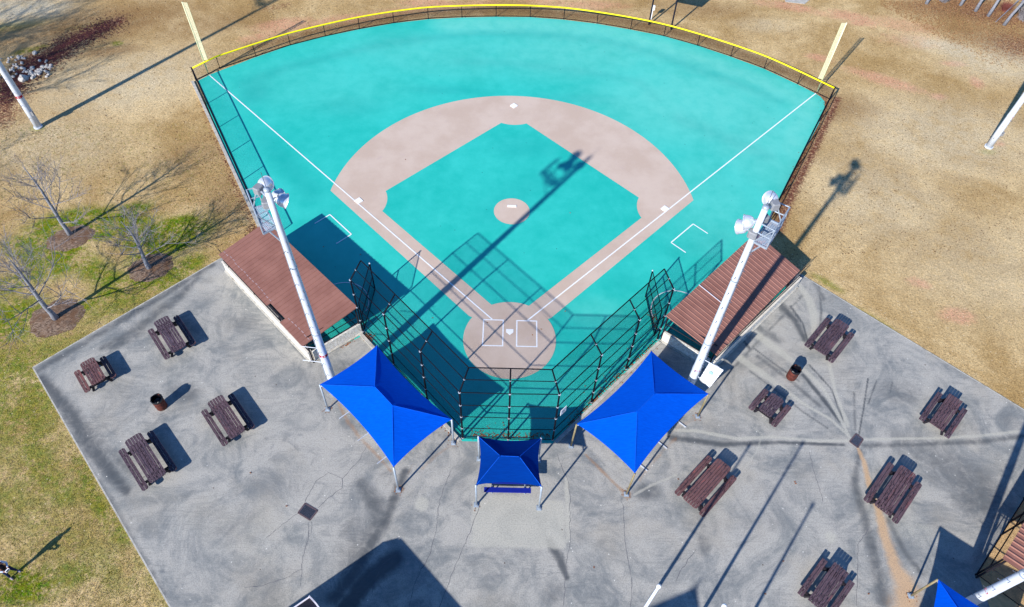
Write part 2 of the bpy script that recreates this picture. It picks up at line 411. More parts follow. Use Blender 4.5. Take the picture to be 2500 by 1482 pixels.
def S(*a):  # sum of fields
    def f(X, Y):
        o = np.zeros_like(X)
        for g in a: o = np.maximum(o, g(X, Y))
        return o
    return f
B = lambda *a, k=1.0: (lambda X, Y: k*blob(X, Y, *a))
L = lambda pts, w_, k=1.0: (lambda X, Y: k*seg_dist(X, Y, pts, w_))

# ------------------------------------------------------------------ lawn
def spread(a, b, step, far):
    core = list(np.arange(a, b, step)); k, out = step, []
    x = b
    while x < far: out.append(x); k *= 1.35; x += k
    x, k, lo = a-step, step, []
    while x > -far: lo.append(x); k *= 1.35; x -= k
    return np.array(lo[::-1]+core+out+[far])
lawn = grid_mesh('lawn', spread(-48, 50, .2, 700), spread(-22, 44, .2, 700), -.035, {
    'green': S(B(230, 560, 4.2, 1.2, 15), B(90, 600, 2.5, 1.2), B(400, 560, 3.0, 1.0, 30), B(180, 545, 3.2, 1.5, 15), B(130, 620, 2.2, 1.6, 40), B(420, 590, 3.2, 1.3, 42), B(350, 580, 1.8, 1.2), B(300, 520, 2.0, .8, 30),
               L([(10, 700), (110, 660), (200, 640), (280, 690), (400, 690), (470, 640)], 1.2, .7), L([(150, 790), (220, 740), (320, 680)], .8, .7),
               B(30, 780, 2.4, 2.2, k=.8), L([(60, 1000), (90, 1130), (160, 1200)], 1.6, .55), B(30, 900, 2.6, 2.4, k=.6), L([(20, 1080), (60, 1200), (120, 1300), (300, 1400)], 2.0, .42),
               L([(180, 1120), (230, 1220), (300, 1320)], .7, .6), B(50, 1430, 2.2, 1.2, k=.85), B(180, 1400, 1.4, 1, k=.6), B(0, 1230, 2.4, 2, k=.5), B(60, 950, 5, 6, k=.55), B(300, 720, 4, 2, 40, k=.55), B(120, 1200, 5, 6, k=.34), B(40, 860, 3, 3, k=.4), L([(200, 1060), (330, 1300), (420, 1482)], 1.2, .4),
               B(90, 312, .55, .35), B(75, 120, 1.6, .5, 30, k=.7), B(285, 105, .5, .35), B(40, 60, 3.5, 1, 20, k=.5), B(240, 60, 3, .8, 20, k=.4), B(2412, 370, .8, .4, k=.5),
               B(2020, 690, 1.4, .4, -40, k=.5), B(2140, 780, 2, .35, -42, k=.4)),
    'clay': S(L([(600, 95), (800, 50), (1000, 25), (1200, 5)], .9, .75), L([(1850, 5), (2000, 30), (2130, 60)], .8, .7), B(2200, 60, 4, 1.5, -15, k=.7), B(690, 60, 3.0, 1.2, 15), B(860, 45, 3.4, 1, 8, k=.8), B(1050, 8, 3, .8), B(1450, 12, 4, .9, k=.8), B(1330, 4, 3, .8, k=.7),
              B(1930, 15, 2.6, .9, -15), B(2080, 40, 2.6, 1, -20), B(2110, 55, 1.8, .6), B(2230, 95, 4, 1.6, k=.6), B(2160, 195, 3.6, .9, -28), B(2000, 140, 1.4, .6, -20), B(2260, 110, 3, .7, k=.6),
              B(2330, 155, 1.2, .5), B(2385, 200, .7, 1.0), B(2290, 235, .9, .5), B(2245, 690, .9, .5, -20), B(2340, 770, 1.3, .8), B(2440, 350, .6, .4), B(60, 225, 3, .8, 60, k=.4),
              B(165, 1130, .6, 1.2, k=.5), B(300, 1360, .6, 1.6, 30, k=.45), B(190, 1150, .4, .8, k=.5)),
    'pale': S(B(40, 25, 5, 2.2, 10), B(300, 200, 7, 4, 20, k=.6), B(120, 360, 5, 4, k=.5), B(2450, 150, 5, 3, k=.7), B(2330, 120, 4, 1.4, -20, k=.8), B(2300, 330, 8, 5, k=.55), B(2150, 480, 5, 5, k=.45), B(1870, 60, 3, 1.2, k=.4), B(2400, 640, 6, 5, k=.35)),
    'brown': S(L([(620, 115), (800, 70), (1040, 30), (1255, 22), (1500, 45), (1720, 95), (2000, 205)], .8, .8), B(230, 60, 9, 3, 22, k=.75), B(60, 90, 5, 2.5, 20, k=.6), B(260, 125, 3, .8, 15, k=.7), B(480, 380, 3.4, 1.8, 20, k=.5), B(500, 60, 6, 2, 20, k=.45), B(560, 480, 2, 3, k=.6), L([(2010, 260), (1920, 470), (1890, 560)], .5), B(1700, 20, 5, 1.5, k=.5), B(2420, 90, 5, 2.5, -30, k=.6), B(2350, 20, 6, 2.4, k=.8), B(2060, 260, 3, 1.5, k=.5)),  # brown ground; the broad upper-left blobs paint soft tree shade into it
    'leaf': S(L([(20, 200), (110, 150), (160, 105), (220, 80), (290, 50)], .9), L([(60, 150), (150, 130)], 1.4), L([(0, 290), (30, 200)], 1.8, .9), L([(700, 12), (650, 20)], .6, .6),
              L([(490, 250), (545, 380), (600, 510), (625, 565)], .25, .55), L([(2045, 240), (1985, 370), (1935, 470), (1900, 560)], .45, 1), L([(1960, 215), (2020, 240), (2005, 280)], .4, .8), B(2420, 30, 6, 2.6, -25, k=.85), B(2490, 110, 3, 2.4, k=.8), B(2300, 15, 4, 1.5, k=.6),
              L([(620, 145), (790, 92), (1045, 50), (1255, 44), (1500, 68), (1702, 114), (1900, 190)], .12, .7), B(1925, 640, 1.8, 1.0, -42, k=.5)),
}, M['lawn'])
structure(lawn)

# ------------------------------------------------------------------ concrete plaza
padP = [P(80, 897), P(415, 1482), None, None, P(2500, 1000), P(1952, 668), P(540, 630)]
d1 = (padP[1]-padP[0]).normalized(); e1 = padP[0]+d1*45
d2 = (padP[4]-padP[5]).normalized(); e2 = padP[5]+d2*22
poly = [(padP[0].x, padP[0].y), (e1.x, e1.y), (e2.x, -42), (e2.x, e2.y), (padP[5].x, padP[5].y), (padP[6].x, padP[6].y)]
xs = np.concatenate([np.arange(-27.2, 31, .09)]); ys = np.concatenate([np.arange(-43, -18, 1.0), np.arange(-18, 6.2, .09)])
pad = grid_mesh('plaza', xs, ys, 0, {
    'sand': S(L([(2095, 1095), (2110, 1130), (2124, 1190), (2146, 1250)], [.09, .15, .18, .22]), L([(2146, 1250), (2160, 1310), (2185, 1380), (2215, 1440), (2210, 1500)], [.24, .3, .38, .65, .8]), B(2075, 1110, .3, k=.0)),
    'light': S(L([(1560, 1020), (1640, 1050), (1700, 1052), (1800, 1071), (1890, 1067), (2000, 1077), (2080, 1076)], [.1, .14, .12, .12, .1, .1, .1]), L([(2100, 1074), (2200, 1071), (2300, 1070), (2400, 1063), (2500, 1052)], .1, .9),
               L([(1845, 815), (1900, 855), (1965, 905), (2010, 950), (2045, 1010), (2072, 1062)], [.3, .3, .2, .14, .12, .09]), L([(1945, 690), (1975, 730), (1988, 770), (1985, 815)], [.22, .3, .28, .15]), L([(1800, 870), (1880, 925), (1960, 985), (2030, 1025), (2075, 1068)], [.3, .25, .12, .1, .08]), L([(2025, 890), (2040, 960), (2070, 1040)], .14, .9),
               L([(1548, 1208), (1590, 1185), (1650, 1160)], .09, .8), L([(1383, 1170), (1387, 1250), (1386, 1315)], .16, .9), L([(1230, 1318), (1390, 1322)], .12, .7), B(1265, 1275, 2.6, 1.1, k=.8), B(1235, 1222, 1.3, .4, k=.9), L([(1150, 1310), (1390, 1318)], .15, .7), (lambda X, Y: .9/(1+np.exp(-(2.35-np.abs(X-.62))*14))/(1+np.exp(-(1.25-np.abs(Y+11.35))*14))), B(1030, 1231, .38, .42), B(2028, 1312, .32, .36, k=.8), B(420, 900, 2, 1.6, k=.35), B(620, 1300, 4, 2.6, k=.4), B(480, 1250, 3, 2, k=.35), B(1600, 1350, 4, 2, k=.25),
               B(2240, 1300, 1.6, 1, k=.5), L([(1810, 1420), (1900, 1330), (2000, 1240)], 1.2, .3), L([(1835, 1040), (1860, 1060), (1850, 1100), (1820, 1140)], .09, .6)),
    'dark': S(L([(100, 925), (165, 1000), (215, 1080), (275, 1160), (310, 1200)], [.4, .5, .6, .45, .3], .75), L([(200, 1020), (250, 1090), (320, 1150)], [.3, .5, .3], .5), L([(250, 850), (340, 800), (430, 730), (480, 680)], [.3, .5, .5, .3], .6), B(300, 830, 1.6, .6, 35, k=.55), L([(90, 905), (200, 840), (400, 720), (520, 645)], .35, .6), L([(85, 905), (250, 1190), (400, 1450)], .22, .45),
              B(450, 960, 1.2, .8, k=.5), B(600, 790, 1.4, .8, k=.4), B(700, 1180, 2.2, 1, k=.3), B(560, 1290, 1.8, .8, 20, k=.35), L([(880, 1180), (930, 1250), (890, 1330), (850, 1400)], [.4, .8, .9, .6], .6), L([(990, 1150), (940, 1270), (880, 1370), (820, 1460)], [.3, .4, .5, .5], .75), B(860, 1330, 1.0, 2.0, k=.45), L([(960, 1365), (890, 1425), (840, 1490)], .55, 1.0), L([(1930, 748), (1960, 790), (1970, 830)], .1, .8), L([(2000, 700), (2005, 760), (2000, 820)], .1, .6), L([(1840, 850), (1900, 895), (1950, 930)], .07, .7), L([(1975, 890), (2030, 950), (2060, 1030)], .07, .8), L([(2085, 960), (2088, 1050)], .1, .5), L([(1830, 905), (1890, 950), (1960, 1005), (2020, 1045)], .08, .6), B(960, 850, 1.0, .5, k=.3), L([(1790, 800), (1830, 850)], .12, .7), L([(740, 870), (600, 710), (560, 665)], .12, .6), L([(1760, 930), (1960, 720)], .12, .5),
              L([(700, 860), (800, 980), (880, 1090), (960, 1180)], .6, .3), L([(1340, 1320), (1365, 1360), (1384, 1410)], [.25, .3, .15], .85), B(1350, 1450, .8, k=.4), L([(1640, 1068), (1760, 1085), (1900, 1080), (2060, 1086)], [.25, .2, .14, .1], .8),
              L([(1890, 730), (1940, 780), (1965, 830)], [.4, .35, .2], .75), L([(1820, 780), (1900, 830)], .4, .5), L([(1960, 915), (2010, 975), (2050, 1030)], [.12, .16, .08], .9), L([(1850, 870), (1930, 930), (2000, 990)], .18, .55), L([(1990, 690), (2010, 730)], .25, .5), L([(2119, 925), (2108, 1000), (2097, 1062)], .05, .9), L([(2140, 930), (2120, 985)], .06, .7), L([(2179, 932), (2173, 960)], .05, .7), B(2200, 960, 1.6, 1.0, k=.45), B(2080, 900, 1.0, .8, k=.3), L([(2110, 1088), (2250, 1085), (2400, 1078), (2500, 1065)], .22, .6),
              B(2330, 1150, 4, 1.6, -35, k=.5), B(2400, 1220, 2.2, 1.8, k=.55), B(2360, 900, 2.2, .9, -40, k=.35), L([(2100, 1100), (2085, 1180), (2110, 1260), (2130, 1340), (2150, 1420), (2160, 1482)], [.15, .3, .35, .4, .5, .6], .6), L([(2170, 1270), (2210, 1350), (2250, 1400)], .25, .55), B(1720, 1330, .4, .7, k=.5), B(1900, 1200, 2, 1, k=.25), B(1580, 1200, .9, .6, k=.6), B(1870, 1270, 1.5, 1, k=.3), B(1140, 1140, 1, .6, k=.35), B(1120, 1180, .8, 1, k=.3), L([(960, 1100), (1060, 1050), (1110, 1090)], .3, .4), B(2470, 1030, .8, k=.4), L([(640, 690), (700, 790), (760, 890)], .3, .4), B(850, 900, 1.2, .8, k=.5)),
    'rust': S(L([(826, 985), (850, 1030), (880, 1070), (920, 1110), (955, 1150)], [.12, .2, .18, .15, .12], .8), L([(1430, 1110), (1470, 1150), (1500, 1180), (1527, 1205)], [.1, .13, .12, .15], .9), L([(1625, 1070), (1660, 1040), (1700, 1020)], .2, .5), L([(1560, 1170), (1600, 1120), (1650, 1070)], .2, .6), B(975, 1195, .3, k=.9), B(1530, 1207, .28), B(1703, 1018, .3, k=.8), L([(1105, 1085), (1060, 1115), (1030, 1145)], .16, .6), L([(985, 1180), (1010, 1130)], .1, .5), B(1107, 1082, .25, k=.9), L([(800, 1000), (815, 980), (830, 960)], .14, .6)),
}, M['pad']); structure(pad); clip_poly(pad, poly)
# slab edge standing a few centimetres above the lawn
mb = MB()
for a, b in ((padP[0], padP[0]+d1*45), (padP[6], padP[0]), (padP[5], padP[5]+d2*22)):
    mb.beam((a.x, a.y, -.06), (b.x, b.y, -.06), .07, .125)
e = mb.build('slab_edge', M['concrete_kerb'], pad); local(e)
RS = random.Random(3)
def crack(pts, wd=.018):
    """hairline crack as a thin jagged dark strip"""
    pts = [P(*q) for q in pts]; out = []
    for i in range(len(pts)-1):
        n = max(2, int((pts[i+1]-pts[i]).length/.18))
        for k in range(n): 
            q = pts[i].lerp(pts[i+1], k/n); out.append(q+Vector((RS.uniform(-.035, .035), RS.uniform(-.035, .035), 0)))
    out.append(pts[-1]); return out, wd
mb = MB()
for pts, wd in [crack(c) for c in (
    [(898, 1084), (879, 1120), (836, 1168), (834, 1193), (795, 1220), (777, 1240)], [(836, 1168), (800, 1155), (770, 1175), (745, 1225)], [(753, 1274), (753, 1310), (740, 1360), (737, 1388), (733, 1432)], [(760, 1274), (761, 1300), (753, 1312)],
    [(737, 1388), (700, 1410), (640, 1430), (596, 1434)], [(727, 1252), (690, 1280), (650, 1312)], [(1100, 1150), (1080, 1200), (1070, 1240), (1066, 1285), (1052, 1345), (1035, 1380), (1012, 1425), (998, 1490)], [(1168, 1240), (1155, 1280), (1128, 1345), (1100, 1410), (1070, 1490)],
    [(1383, 1160), (1391, 1200), (1392, 1260), (1391, 1325), (1383, 1375), (1380, 1420), (1374, 1490)], [(1515, 1215), (1523, 1245), (1525, 1310), (1534, 1370), (1543, 1430), (1540, 1490)], [(1360, 1110), (1380, 1160)], [(933, 1380), (915, 1420), (908, 1450)], [(980, 1340), (940, 1375), (900, 1400)], [(1700, 1340), (1660, 1395), (1650, 1420)], [(2010, 1225), (1990, 1160), (1975, 1100)], [(2090, 1480), (2095, 1330), (2120, 1290)])]:
    for i in range(len(pts)-1):
        a, b = pts[i], pts[i+1]; d = (b-a); n = Vector((-d.y, d.x, 0)).normalized()*wd*RS.uniform(.35, .8)
        mb.face([(a-n)+Vector((0, 0, .004)), (b-n)+Vector((0, 0, .004)), (b+n)+Vector((0, 0, .004)), (a+n)+Vector((0, 0, .004))][::1])
cr = mb.build('crack', simple('crack_dark', (104, 104, 110), .9, 0, .1), pad); local(cr)

# ------------------------------------------------------------------ playing surface
arcN = [P(*q) for q in ((482, 198), (515, 181), (620, 141), (705, 112), (790, 90), (875, 72), (960, 57), (1045, 47), (1125, 43), (1210, 41), (1295, 42), (1375, 48), (1457, 58), (1538, 72), (1620, 88), (1702, 111), (1780, 137), (1865, 168), (1945, 205), (1985, 225), (2003, 236), (2013, 248), (2013, 262), (2000, 300))]
fieldpoly = [(p.x, p.y) for p in arcN]+[(18.72, 12.3), (17.5, 9.9), (14.5, 6.0), (17.75, 4.1), (11.6, -1.95), (8.95, -.1), (2.42, -6.95), (-2.42, -6.95), (-8.6, -.25), (-11.35, -2.0), (-17.7, 4.4), (-15.0, 6.2), (-17.3, 9.4), (-20.05, 14.2)]
def sheet_grid(name, poly, z, mat, fields=None, step=.35):
    """flat sheet with inner vertices so that pale and stained patches can vary"""
    bm = bmesh.new(); bm.faces.new([bm.verts.new((x, y, z)) for x, y in poly]); bmesh.ops.triangulate(bm, faces=bm.faces[:])
    if fields:
        xs_ = [p[0] for p in poly]; ys_ = [p[1] for p in poly]
        for v in np.arange(min(xs_)+step/2, max(xs_), step):
            bmesh.ops.bisect_plane(bm, geom=bm.verts[:]+bm.edges[:]+bm.faces[:], plane_co=(v, 0, 0), plane_no=(1, 0, 0))
        for v in np.arange(min(ys_)+step/2, max(ys_), step):
            bmesh.ops.bisect_plane(bm, geom=bm.verts[:]+bm.edges[:]+bm.faces[:], plane_co=(0, v, 0), plane_no=(0, 1, 0))
    for f in bm.faces:
        if f.normal.z < 0: f.normal_flip()
    me = bpy.data.meshes.new(name); bm.to_mesh(me); bm.free()
    if fields:
        co = np.zeros(len(me.vertices)*3, np.float32); me.vertices.foreach_get('co', co); co = co.reshape(-1, 3)
        for k, f in fields.items():
            at = me.attributes.new(k, 'FLOAT', 'POINT'); at.data.foreach_set('value', np.clip(f(co[:, 0], co[:, 1]), 0, 1).astype(np.float32))
    me.materials.append(mat); o = bpy.data.objects.new(name, me); C.objects.link(o); return o
turfF = {'stain': S(L([(600, 205), (700, 165), (850, 128), (960, 103), (1150, 82), (1300, 82), (1480, 100), (1600, 130), (1760, 190), (1900, 245)], [.8, .5, .6, .7, .5, .6, .5, .6, .6, .5], .6),
                    L([(1120, 150), (1250, 155), (1400, 170), (1560, 200), (1600, 240)], .5, .4), B(620, 225, 1.2, 1.6, k=.7), L([(640, 330), (700, 400), (760, 470)], 1.0, .5), B(860, 260, 2.5, 1.2, k=.4), B(1080, 220, 3, .6, k=.5), B(1400, 240, 4, .6, k=.4),
                    L([(1660, 290), (1800, 350), (1870, 380)], .7, .6), L([(1950, 400), (1900, 500)], .6, .5), L([(1320, 440), (1200, 520)], 1.2, .35), B(1280, 360, 2.6, 1.2, k=.4), L([(720, 560), (800, 520)], .5, .3), L([(1650, 620), (1760, 580)], .6, .35), B(1530, 690, 1, k=.3), L([(1100, 700), (1160, 800)], .8, .3)),
         'pale': S(L([(1100, 60), (1300, 60), (1500, 80), (1700, 140), (1850, 195), (1970, 250), (1930, 360)], 1.6, .85), B(1700, 250, 9, 6, k=.7), B(1450, 130, 11, 4, k=.6), B(1100, 130, 11, 3.4, k=.4), B(1860, 330, 5, 7, k=.65), B(1740, 480, 4, 6, k=.4), B(800, 200, 8, 4, k=.25), B(1450, 760, 2, 1.2, k=.3))}
field = sheet_grid('field', fieldpoly, .004, M['turf'], turfF); structure(field)
c_arc, r_arc = (0.0, 10.06), 12.67
def arcp(cx, cy, r_, a0, a1, n): return [(cx+r_*math.cos(R(a0+(a1-a0)*i/n)), cy+r_*math.sin(R(a0+(a1-a0)*i/n))) for i in range(n+1)]
aR = math.degrees(math.atan2(11.72-10.06, 12.56)); 
skin = arcp(0, 10.06, 12.67, aR, 180-aR, 90)+[(-2.47, 1.33), (0, .3), (2.47, 1.33)]
structure(sheet_grid('infield_skin', skin, .008, M['infield']))
structure(sheet_grid('home_circle', arcp(0, -.28, 2.74, 0, 360, 90)[:-1], .0125, M['infield']))
ins = []
def cut(cx, cy, p0, p1, r_, sgn):
    a0 = math.atan2(p0[1]-cy, p0[0]-cx); a1 = math.atan2(p1[1]-cy, p1[0]-cx)
    if sgn > 0 and a1 < a0: a1 += 2*math.pi
    if sgn < 0 and a1 > a0: a1 -= 2*math.pi
    rr0 = math.hypot(p0[0]-cx, p0[1]-cy); rr1 = math.hypot(p1[0]-cx, p1[1]-cy)
    return [(cx+(rr0+(rr1-rr0)*i/14)*math.cos(a0+(a1-a0)*i/14), cy+(rr0+(rr1-rr0)*i/14)*math.sin(a0+(a1-a0)*i/14)) for i in range(15)]
ins += cut(0, 21.55, (-.95, 19.43), (.95, 19.43), 2.3, 1)
ins += cut(10.78, 10.78, (8.77, 11.82), (8.77, 9.9), 2.3, 1)
ins += [(.98, 2.05), (-.98, 2.05)]
ins += cut(-10.78, 10.78, (-8.77, 9.9), (-8.77, 11.82), 2.3, 1)
ins = ins[::-1]
inf = sheet_grid('infield_turf', ins, .012, M['turf'], turfF); structure(inf)
# home circle over the turf again: raise above it
bpy.data.objects['home_circle'].location.z = .004
structure(sheet_grid('mound_circle', arcp(-.02, 10.2, 1.22, 0, 360, 60)[:-1], .0165, M['infield']))
mk = MB()
def stripe(a, b, wd, z=.0215):
    a = Vector((*a, z)); b = Vector((*b, z)); d = (b-a).normalized(); n = Vector((-d.y, d.x, 0))*wd/2
    mk.face([a-n, b-n, b+n, a+n])
k2 = .7071
stripe((1.07, 1.12), (24.05, 24.1), .085); stripe((-1.07, 1.12), (-24.2, 24.25), .085)
def rect(x0, y0, x1, y1, wd=.075):
    stripe((x0-wd/2, y0), (x1+wd/2, y0), wd); stripe((x0-wd/2, y1), (x1+wd/2, y1), wd); stripe((x0, y0+wd/2), (x0, y1-wd/2), wd); stripe((x1, y0+wd/2), (x1, y1-wd/2), wd)
rect(-1.58, -.78, -.40, 1.08); rect(.42, -.78, 1.61, 1.07)
for s in (-1, 1):
    p = [(s*13.08, 8.6), (s*12.22, 9.44), (s*10.52, 7.71), (s*11.38, 6.86)]
    for i in range(3): stripe(p[i], p[i+1], .075, .0215+.001*i)
    a = arcp(s*10.25, 2.05, 1.62, (-10 if s > 0 else 190), (200 if s > 0 else -20), 26)
    for i in range(26): stripe(a[i], a[i+1], .06, .0215+.0004*(i % 2))
structure(mk.build('painted_lines', M['line']))

def base_bag(loc, rz, label):
    o = MB(); s = .22
    o.prism([(-s+.02, -s), (s-.02, -s), (s, -s+.02), (s, s-.02), (s-.02, s), (-s+.02, s), (-s, s-.02), (-s, -s+.02)], 0, .035)
    ob = o.build('base', M['white_plastic']); ob.location = loc; ob.rotation_euler = (0, 0, rz)
    tag(ob, label, 'base', 'bases around the infield'); return ob
base_bag((10.48, 10.8, .009), R(45), 'white square base beside the foul line on the right of the infield')
base_bag((-10.48, 10.8, .009), R(45), 'white square base beside the foul line on the left of the infield')
base_bag((-.02, 21.5, .009), R(45), 'white square base at the top of the infield, midway between the foul lines')
o = MB().prism([(-.217, .43), (.217, .43), (.217, .2), (0, 0), (-.217, .2)], 0, .012).build('home_plate', M['white_plastic']); o.location = (0, 0, .018)
tag(o, 'white five-sided home plate between the two batting boxes', 'home plate')
o = MB().box((0, 0, .02), (.61, .16, .04)).build('pitching_rubber', M['white_plastic']); o.location = (-.02, 10.66, .0165)
tag(o, 'white pitching rubber on the round pinkish mound circle', 'pitching plate')

# ------------------------------------------------------------------ outfield fence
posts_px = [(537, 167), (625, 137.5), (709, 110.5), (794.7, 88.8), (878, 70.5), (961.9, 56.3), (1045.8, 46), (1128, 42), (1211.3, 40.3), (1294.3, 41.5), (1376.6, 46.8), (1457.3, 57.3), (1539.5, 71), (1620.6, 88.3), (1702.5, 111.4), (1783.8, 137.5), (1865.1, 167.2), (1946.8, 204.6)]
cornerL, cornerR = P(467, 165.5, 1.14), P(2039, 213.5, 1.14)
cornerL.z = cornerR.z = 0
fp = [cornerL]+[P(*q) for q in posts_px]+[cornerR]
HF = 1.06
fence = empty('outfield_fence', fp[9], label='low black chain-link fence with yellow top guard curving round the outfield', cat='fence')
for p_ in fp[1:-1]: MB().tube([p_+Vector((0, 0, -.05)), p_+Vector((0, 0, HF))], .03, 8).build('post', M['black'], fence)
for p_ in (fp[0], fp[-1]): MB().tube([p_+Vector((0, 0, -.05)), p_+Vector((0, 0, HF+.1))], .05, 8).build('corner_post', M['black'], fence)
def spline(pts, n=4):
    out = []
    for i in range(len(pts)-1):
        p0, p1, p2, p3 = pts[max(i-1, 0)], pts[i], pts[i+1], pts[min(i+2, len(pts)-1)]
        for k in range(n):
            t = k/n; out.append(.5*((2*p1)+(p2-p0)*t+(2*p0-5*p1+4*p2-p3)*t*t+(3*p1-p0-3*p2+p3)*t*t*t))
    return out+[pts[-1]]
fs = [fp[0]]+spline(fp[1:-1])+[fp[-1]]
MB().tube([q+Vector((0, 0, HF+.02)) for q in fs], .062, 8).build('top_guard', M['yellow_cap'], fence, True)
MB().tube([q+Vector((0, 0, .05)) for q in fs], .03, 6).build('bottom_rail', M['black'], fence)
mb = MB(); acc = 0
for i in range(len(fs)-1):
    a, b = fs[i], fs[i+1]; l_ = (b-a).length
    mb.face([(a.x, a.y, 0), (b.x, b.y, 0), (b.x, b.y, HF), (a.x, a.y, HF)], [(acc, 0), (acc+l_, 0), (acc+l_, HF), (acc, HF)]); acc += l_
mb.build('chain_link', M['link_low'], fence)
def side_fence(a, b, n, label, h=1.2, first=1):
    e = empty('side_fence', a, label=label, cat='fence')
    for i in range(first, n+1):
        q = a.lerp(b, i/n); MB().tube([q+Vector((0, 0, -.05)), q+Vector((0, 0, h))], .035, 8).build('post', M['black'], e)
    MB().tube([a+Vector((0, 0, h)), b+Vector((0, 0, h))], .035, 8).build('top_rail', M['black'], e)
    MB().tube([a+Vector((0, 0, .07)), b+Vector((0, 0, .07))], .028, 6).build('bottom_rail', M['black'], e)
    m_ = MB(); mesh_panel(m_, a, b, 0, h); m_.build('chain_link', M['link_low'], e); return e
side_fence(cornerL+Vector((.1, -.12, 0)), Vector((-15.75, 7.0, 0)), 6, 'low black chain-link fence along the left edge of the turquoise field')
side_fence(cornerR+Vector((-.08, -.12, 0)), Vector((15.75, 6.9, 0)), 6, 'low black chain-link fence along the right edge of the turquoise field')
# concrete kerb under the left fence
a, b = Vector((-25.3, 23.4, 0)), Vector((-15.9, 6.85, 0))
structure(MB().beam(a+Vector((-.02, 0, .0)), b+Vector((-.02, 0, .0)), .2, .16).build('kerb', M['concrete_kerb']))

# foul poles
def foul_pole(p_, s, label):
    e = empty('foul_pole', p_, label=label, cat='foul pole', group='foul poles at the outfield corners')
    MB().tube([p_, p_+Vector((0, 0, 6.1))], .045, 10).build('pole', M['pale_yellow'], e, True)
    d = Vector((s*.7, -.71, 0)).normalized() if 0 else Vector((s, 0, 0))
    m_ = MB(); z0, z1, wd = 1.3, 6.05, .34; q = p_+d*wd; mesh_panel(m_, p_+d*.05, q, z0, z1); m_.build('screen', M['expanded'], e)
    f_ = MB()
    f_.tube([p_+Vector((0, 0, z0)), q+Vector((0, 0, z0)), q+Vector((0, 0, z1)), p_+Vector((0, 0, z1))], .02, 6)
    f_.tube([p_+Vector((0, 0, 3.7)), q+Vector((0, 0, 3.7))], .02, 6)
    f_.build('screen_frame', M['pale_yellow'], e)
foul_pole(P(508.7, 180), 1, 'tall pale yellow foul pole with screen at the left end of the yellow-topped fence')
foul_pole(P(1994, 225.3), -1, 'tall pale yellow foul pole with screen at the right end of the yellow-topped fence')

# ------------------------------------------------------------------ backstop
bs = empty('backstop', (0, -6.8, 0), label='tall black chain-link backstop with forward-leaning top wrapped round home plate', cat='backstop')
HB, HT = 4.95, 5.9
bpx = {}
cen = [Vector((-2.4, -6.8, 0)), Vector((.03, -6.82, 0)), Vector((2.42, -6.78, 0))]
lef = [Vector((-2.4, -6.8, 0)), Vector((-4.5, -4.5, 0)), Vector((-6.6, -2.25, 0)), Vector((-8.66, -.05, 0))]
rig = [Vector((2.42, -6.78, 0)), Vector((4.6, -4.45, 0)), Vector((6.72, -2.22, 0)), Vector((8.75, -.1, 0))]
inn = {0: Vector((0, .85, 0)), 1: Vector((.62, .58, 0)), 2: Vector((-.62, .58, 0))}
cornin = {'l': Vector((.42, .82, 0)), 'r': Vector((-.4, .8, 0))}
def toppt(q, side, i):
    if side == 0: d = (cornin['l'] if i == 0 else cornin['r'] if i == 2 else inn[0])
    elif side == 1: d = cornin['l'] if i == 0 else inn[1]
    else: d = cornin['r'] if i == 0 else inn[2]
    return q+d+Vector((0, 0, HT))
done = set()
for side, row in ((0, cen), (1, lef), (2, rig)):
    tops = [toppt(q, side, i) for i, q in enumerate(row)]; bends = [q+Vector((0, 0, HB)) for q in row]
    for i, q in enumerate(row):
        if side and i == 0: continue
        MB().tube([q+Vector((0, 0, -.05)), bends[i], tops[i]], [.05, .047, .036], 10).build('post', M['black'], bs, True)
    zz = [.12, 1.25, 2.5, 3.7]
    for z_ in zz: MB().tube([q+Vector((0, 0, z_)) for q in row], .022, 6).build('rail', M['black'], bs)
    MB().tube(bends, .026, 6).build('rail', M['black'], bs)
    MB().tube([b.lerp(t, .52) for b, t in zip(bends, tops)], .022, 6).build('rail', M['black'], bs)
    MB().tube(tops, .03, 6).build('top_rail', M['black'], bs)
    m_ = MB()
    for i in range(len(row)-1):
        mesh_panel(m_, row[i], row[i+1], 0, HB); l_ = (row[i+1]-row[i]).length
        m_.face([bends[i], bends[i+1], tops[i+1], tops[i]], [(0, 0), (l_, 0), (l_-.1, 1.27), (.1, 1.27)])
    m_.build('chain_link', M['link'], bs)
    for i, q in enumerate(row):
        if side and i == 0: continue
        for z_ in zz+[HB]: MB().tube([q+Vector((0, 0, z_-.02)), q+Vector((0, 0, z_+.02))], .068, 8).build('clamp', M['silver'], bs)
        c_ = bends[i].lerp(tops[i], .52); MB().tube([c_-Vector((0, 0, .02)), c_+Vector((0, 0, .02))], .05, 8).build('clamp', M['silver'], bs)
kb = MB()
for row, o_ in ((lef, Vector((-.12, -.12, 0))), (rig, Vector((.12, -.12, 0)))):
    kb.beam(row[0]+o_*1.2, row[3]+o_*1.2, .2, .16)
structure(kb.build('kerb', M['concrete_kerb']))
k3 = MB(); k3.tube([(-2.75, -6.95, .04), (-2.45, -7.3, .04), (-1.9, -7.32, .04)], .05, 6); k3.tube([(1.95, -7.32, .04), (2.45, -7.3, .04), (2.8, -6.9, .04)], .05, 6)
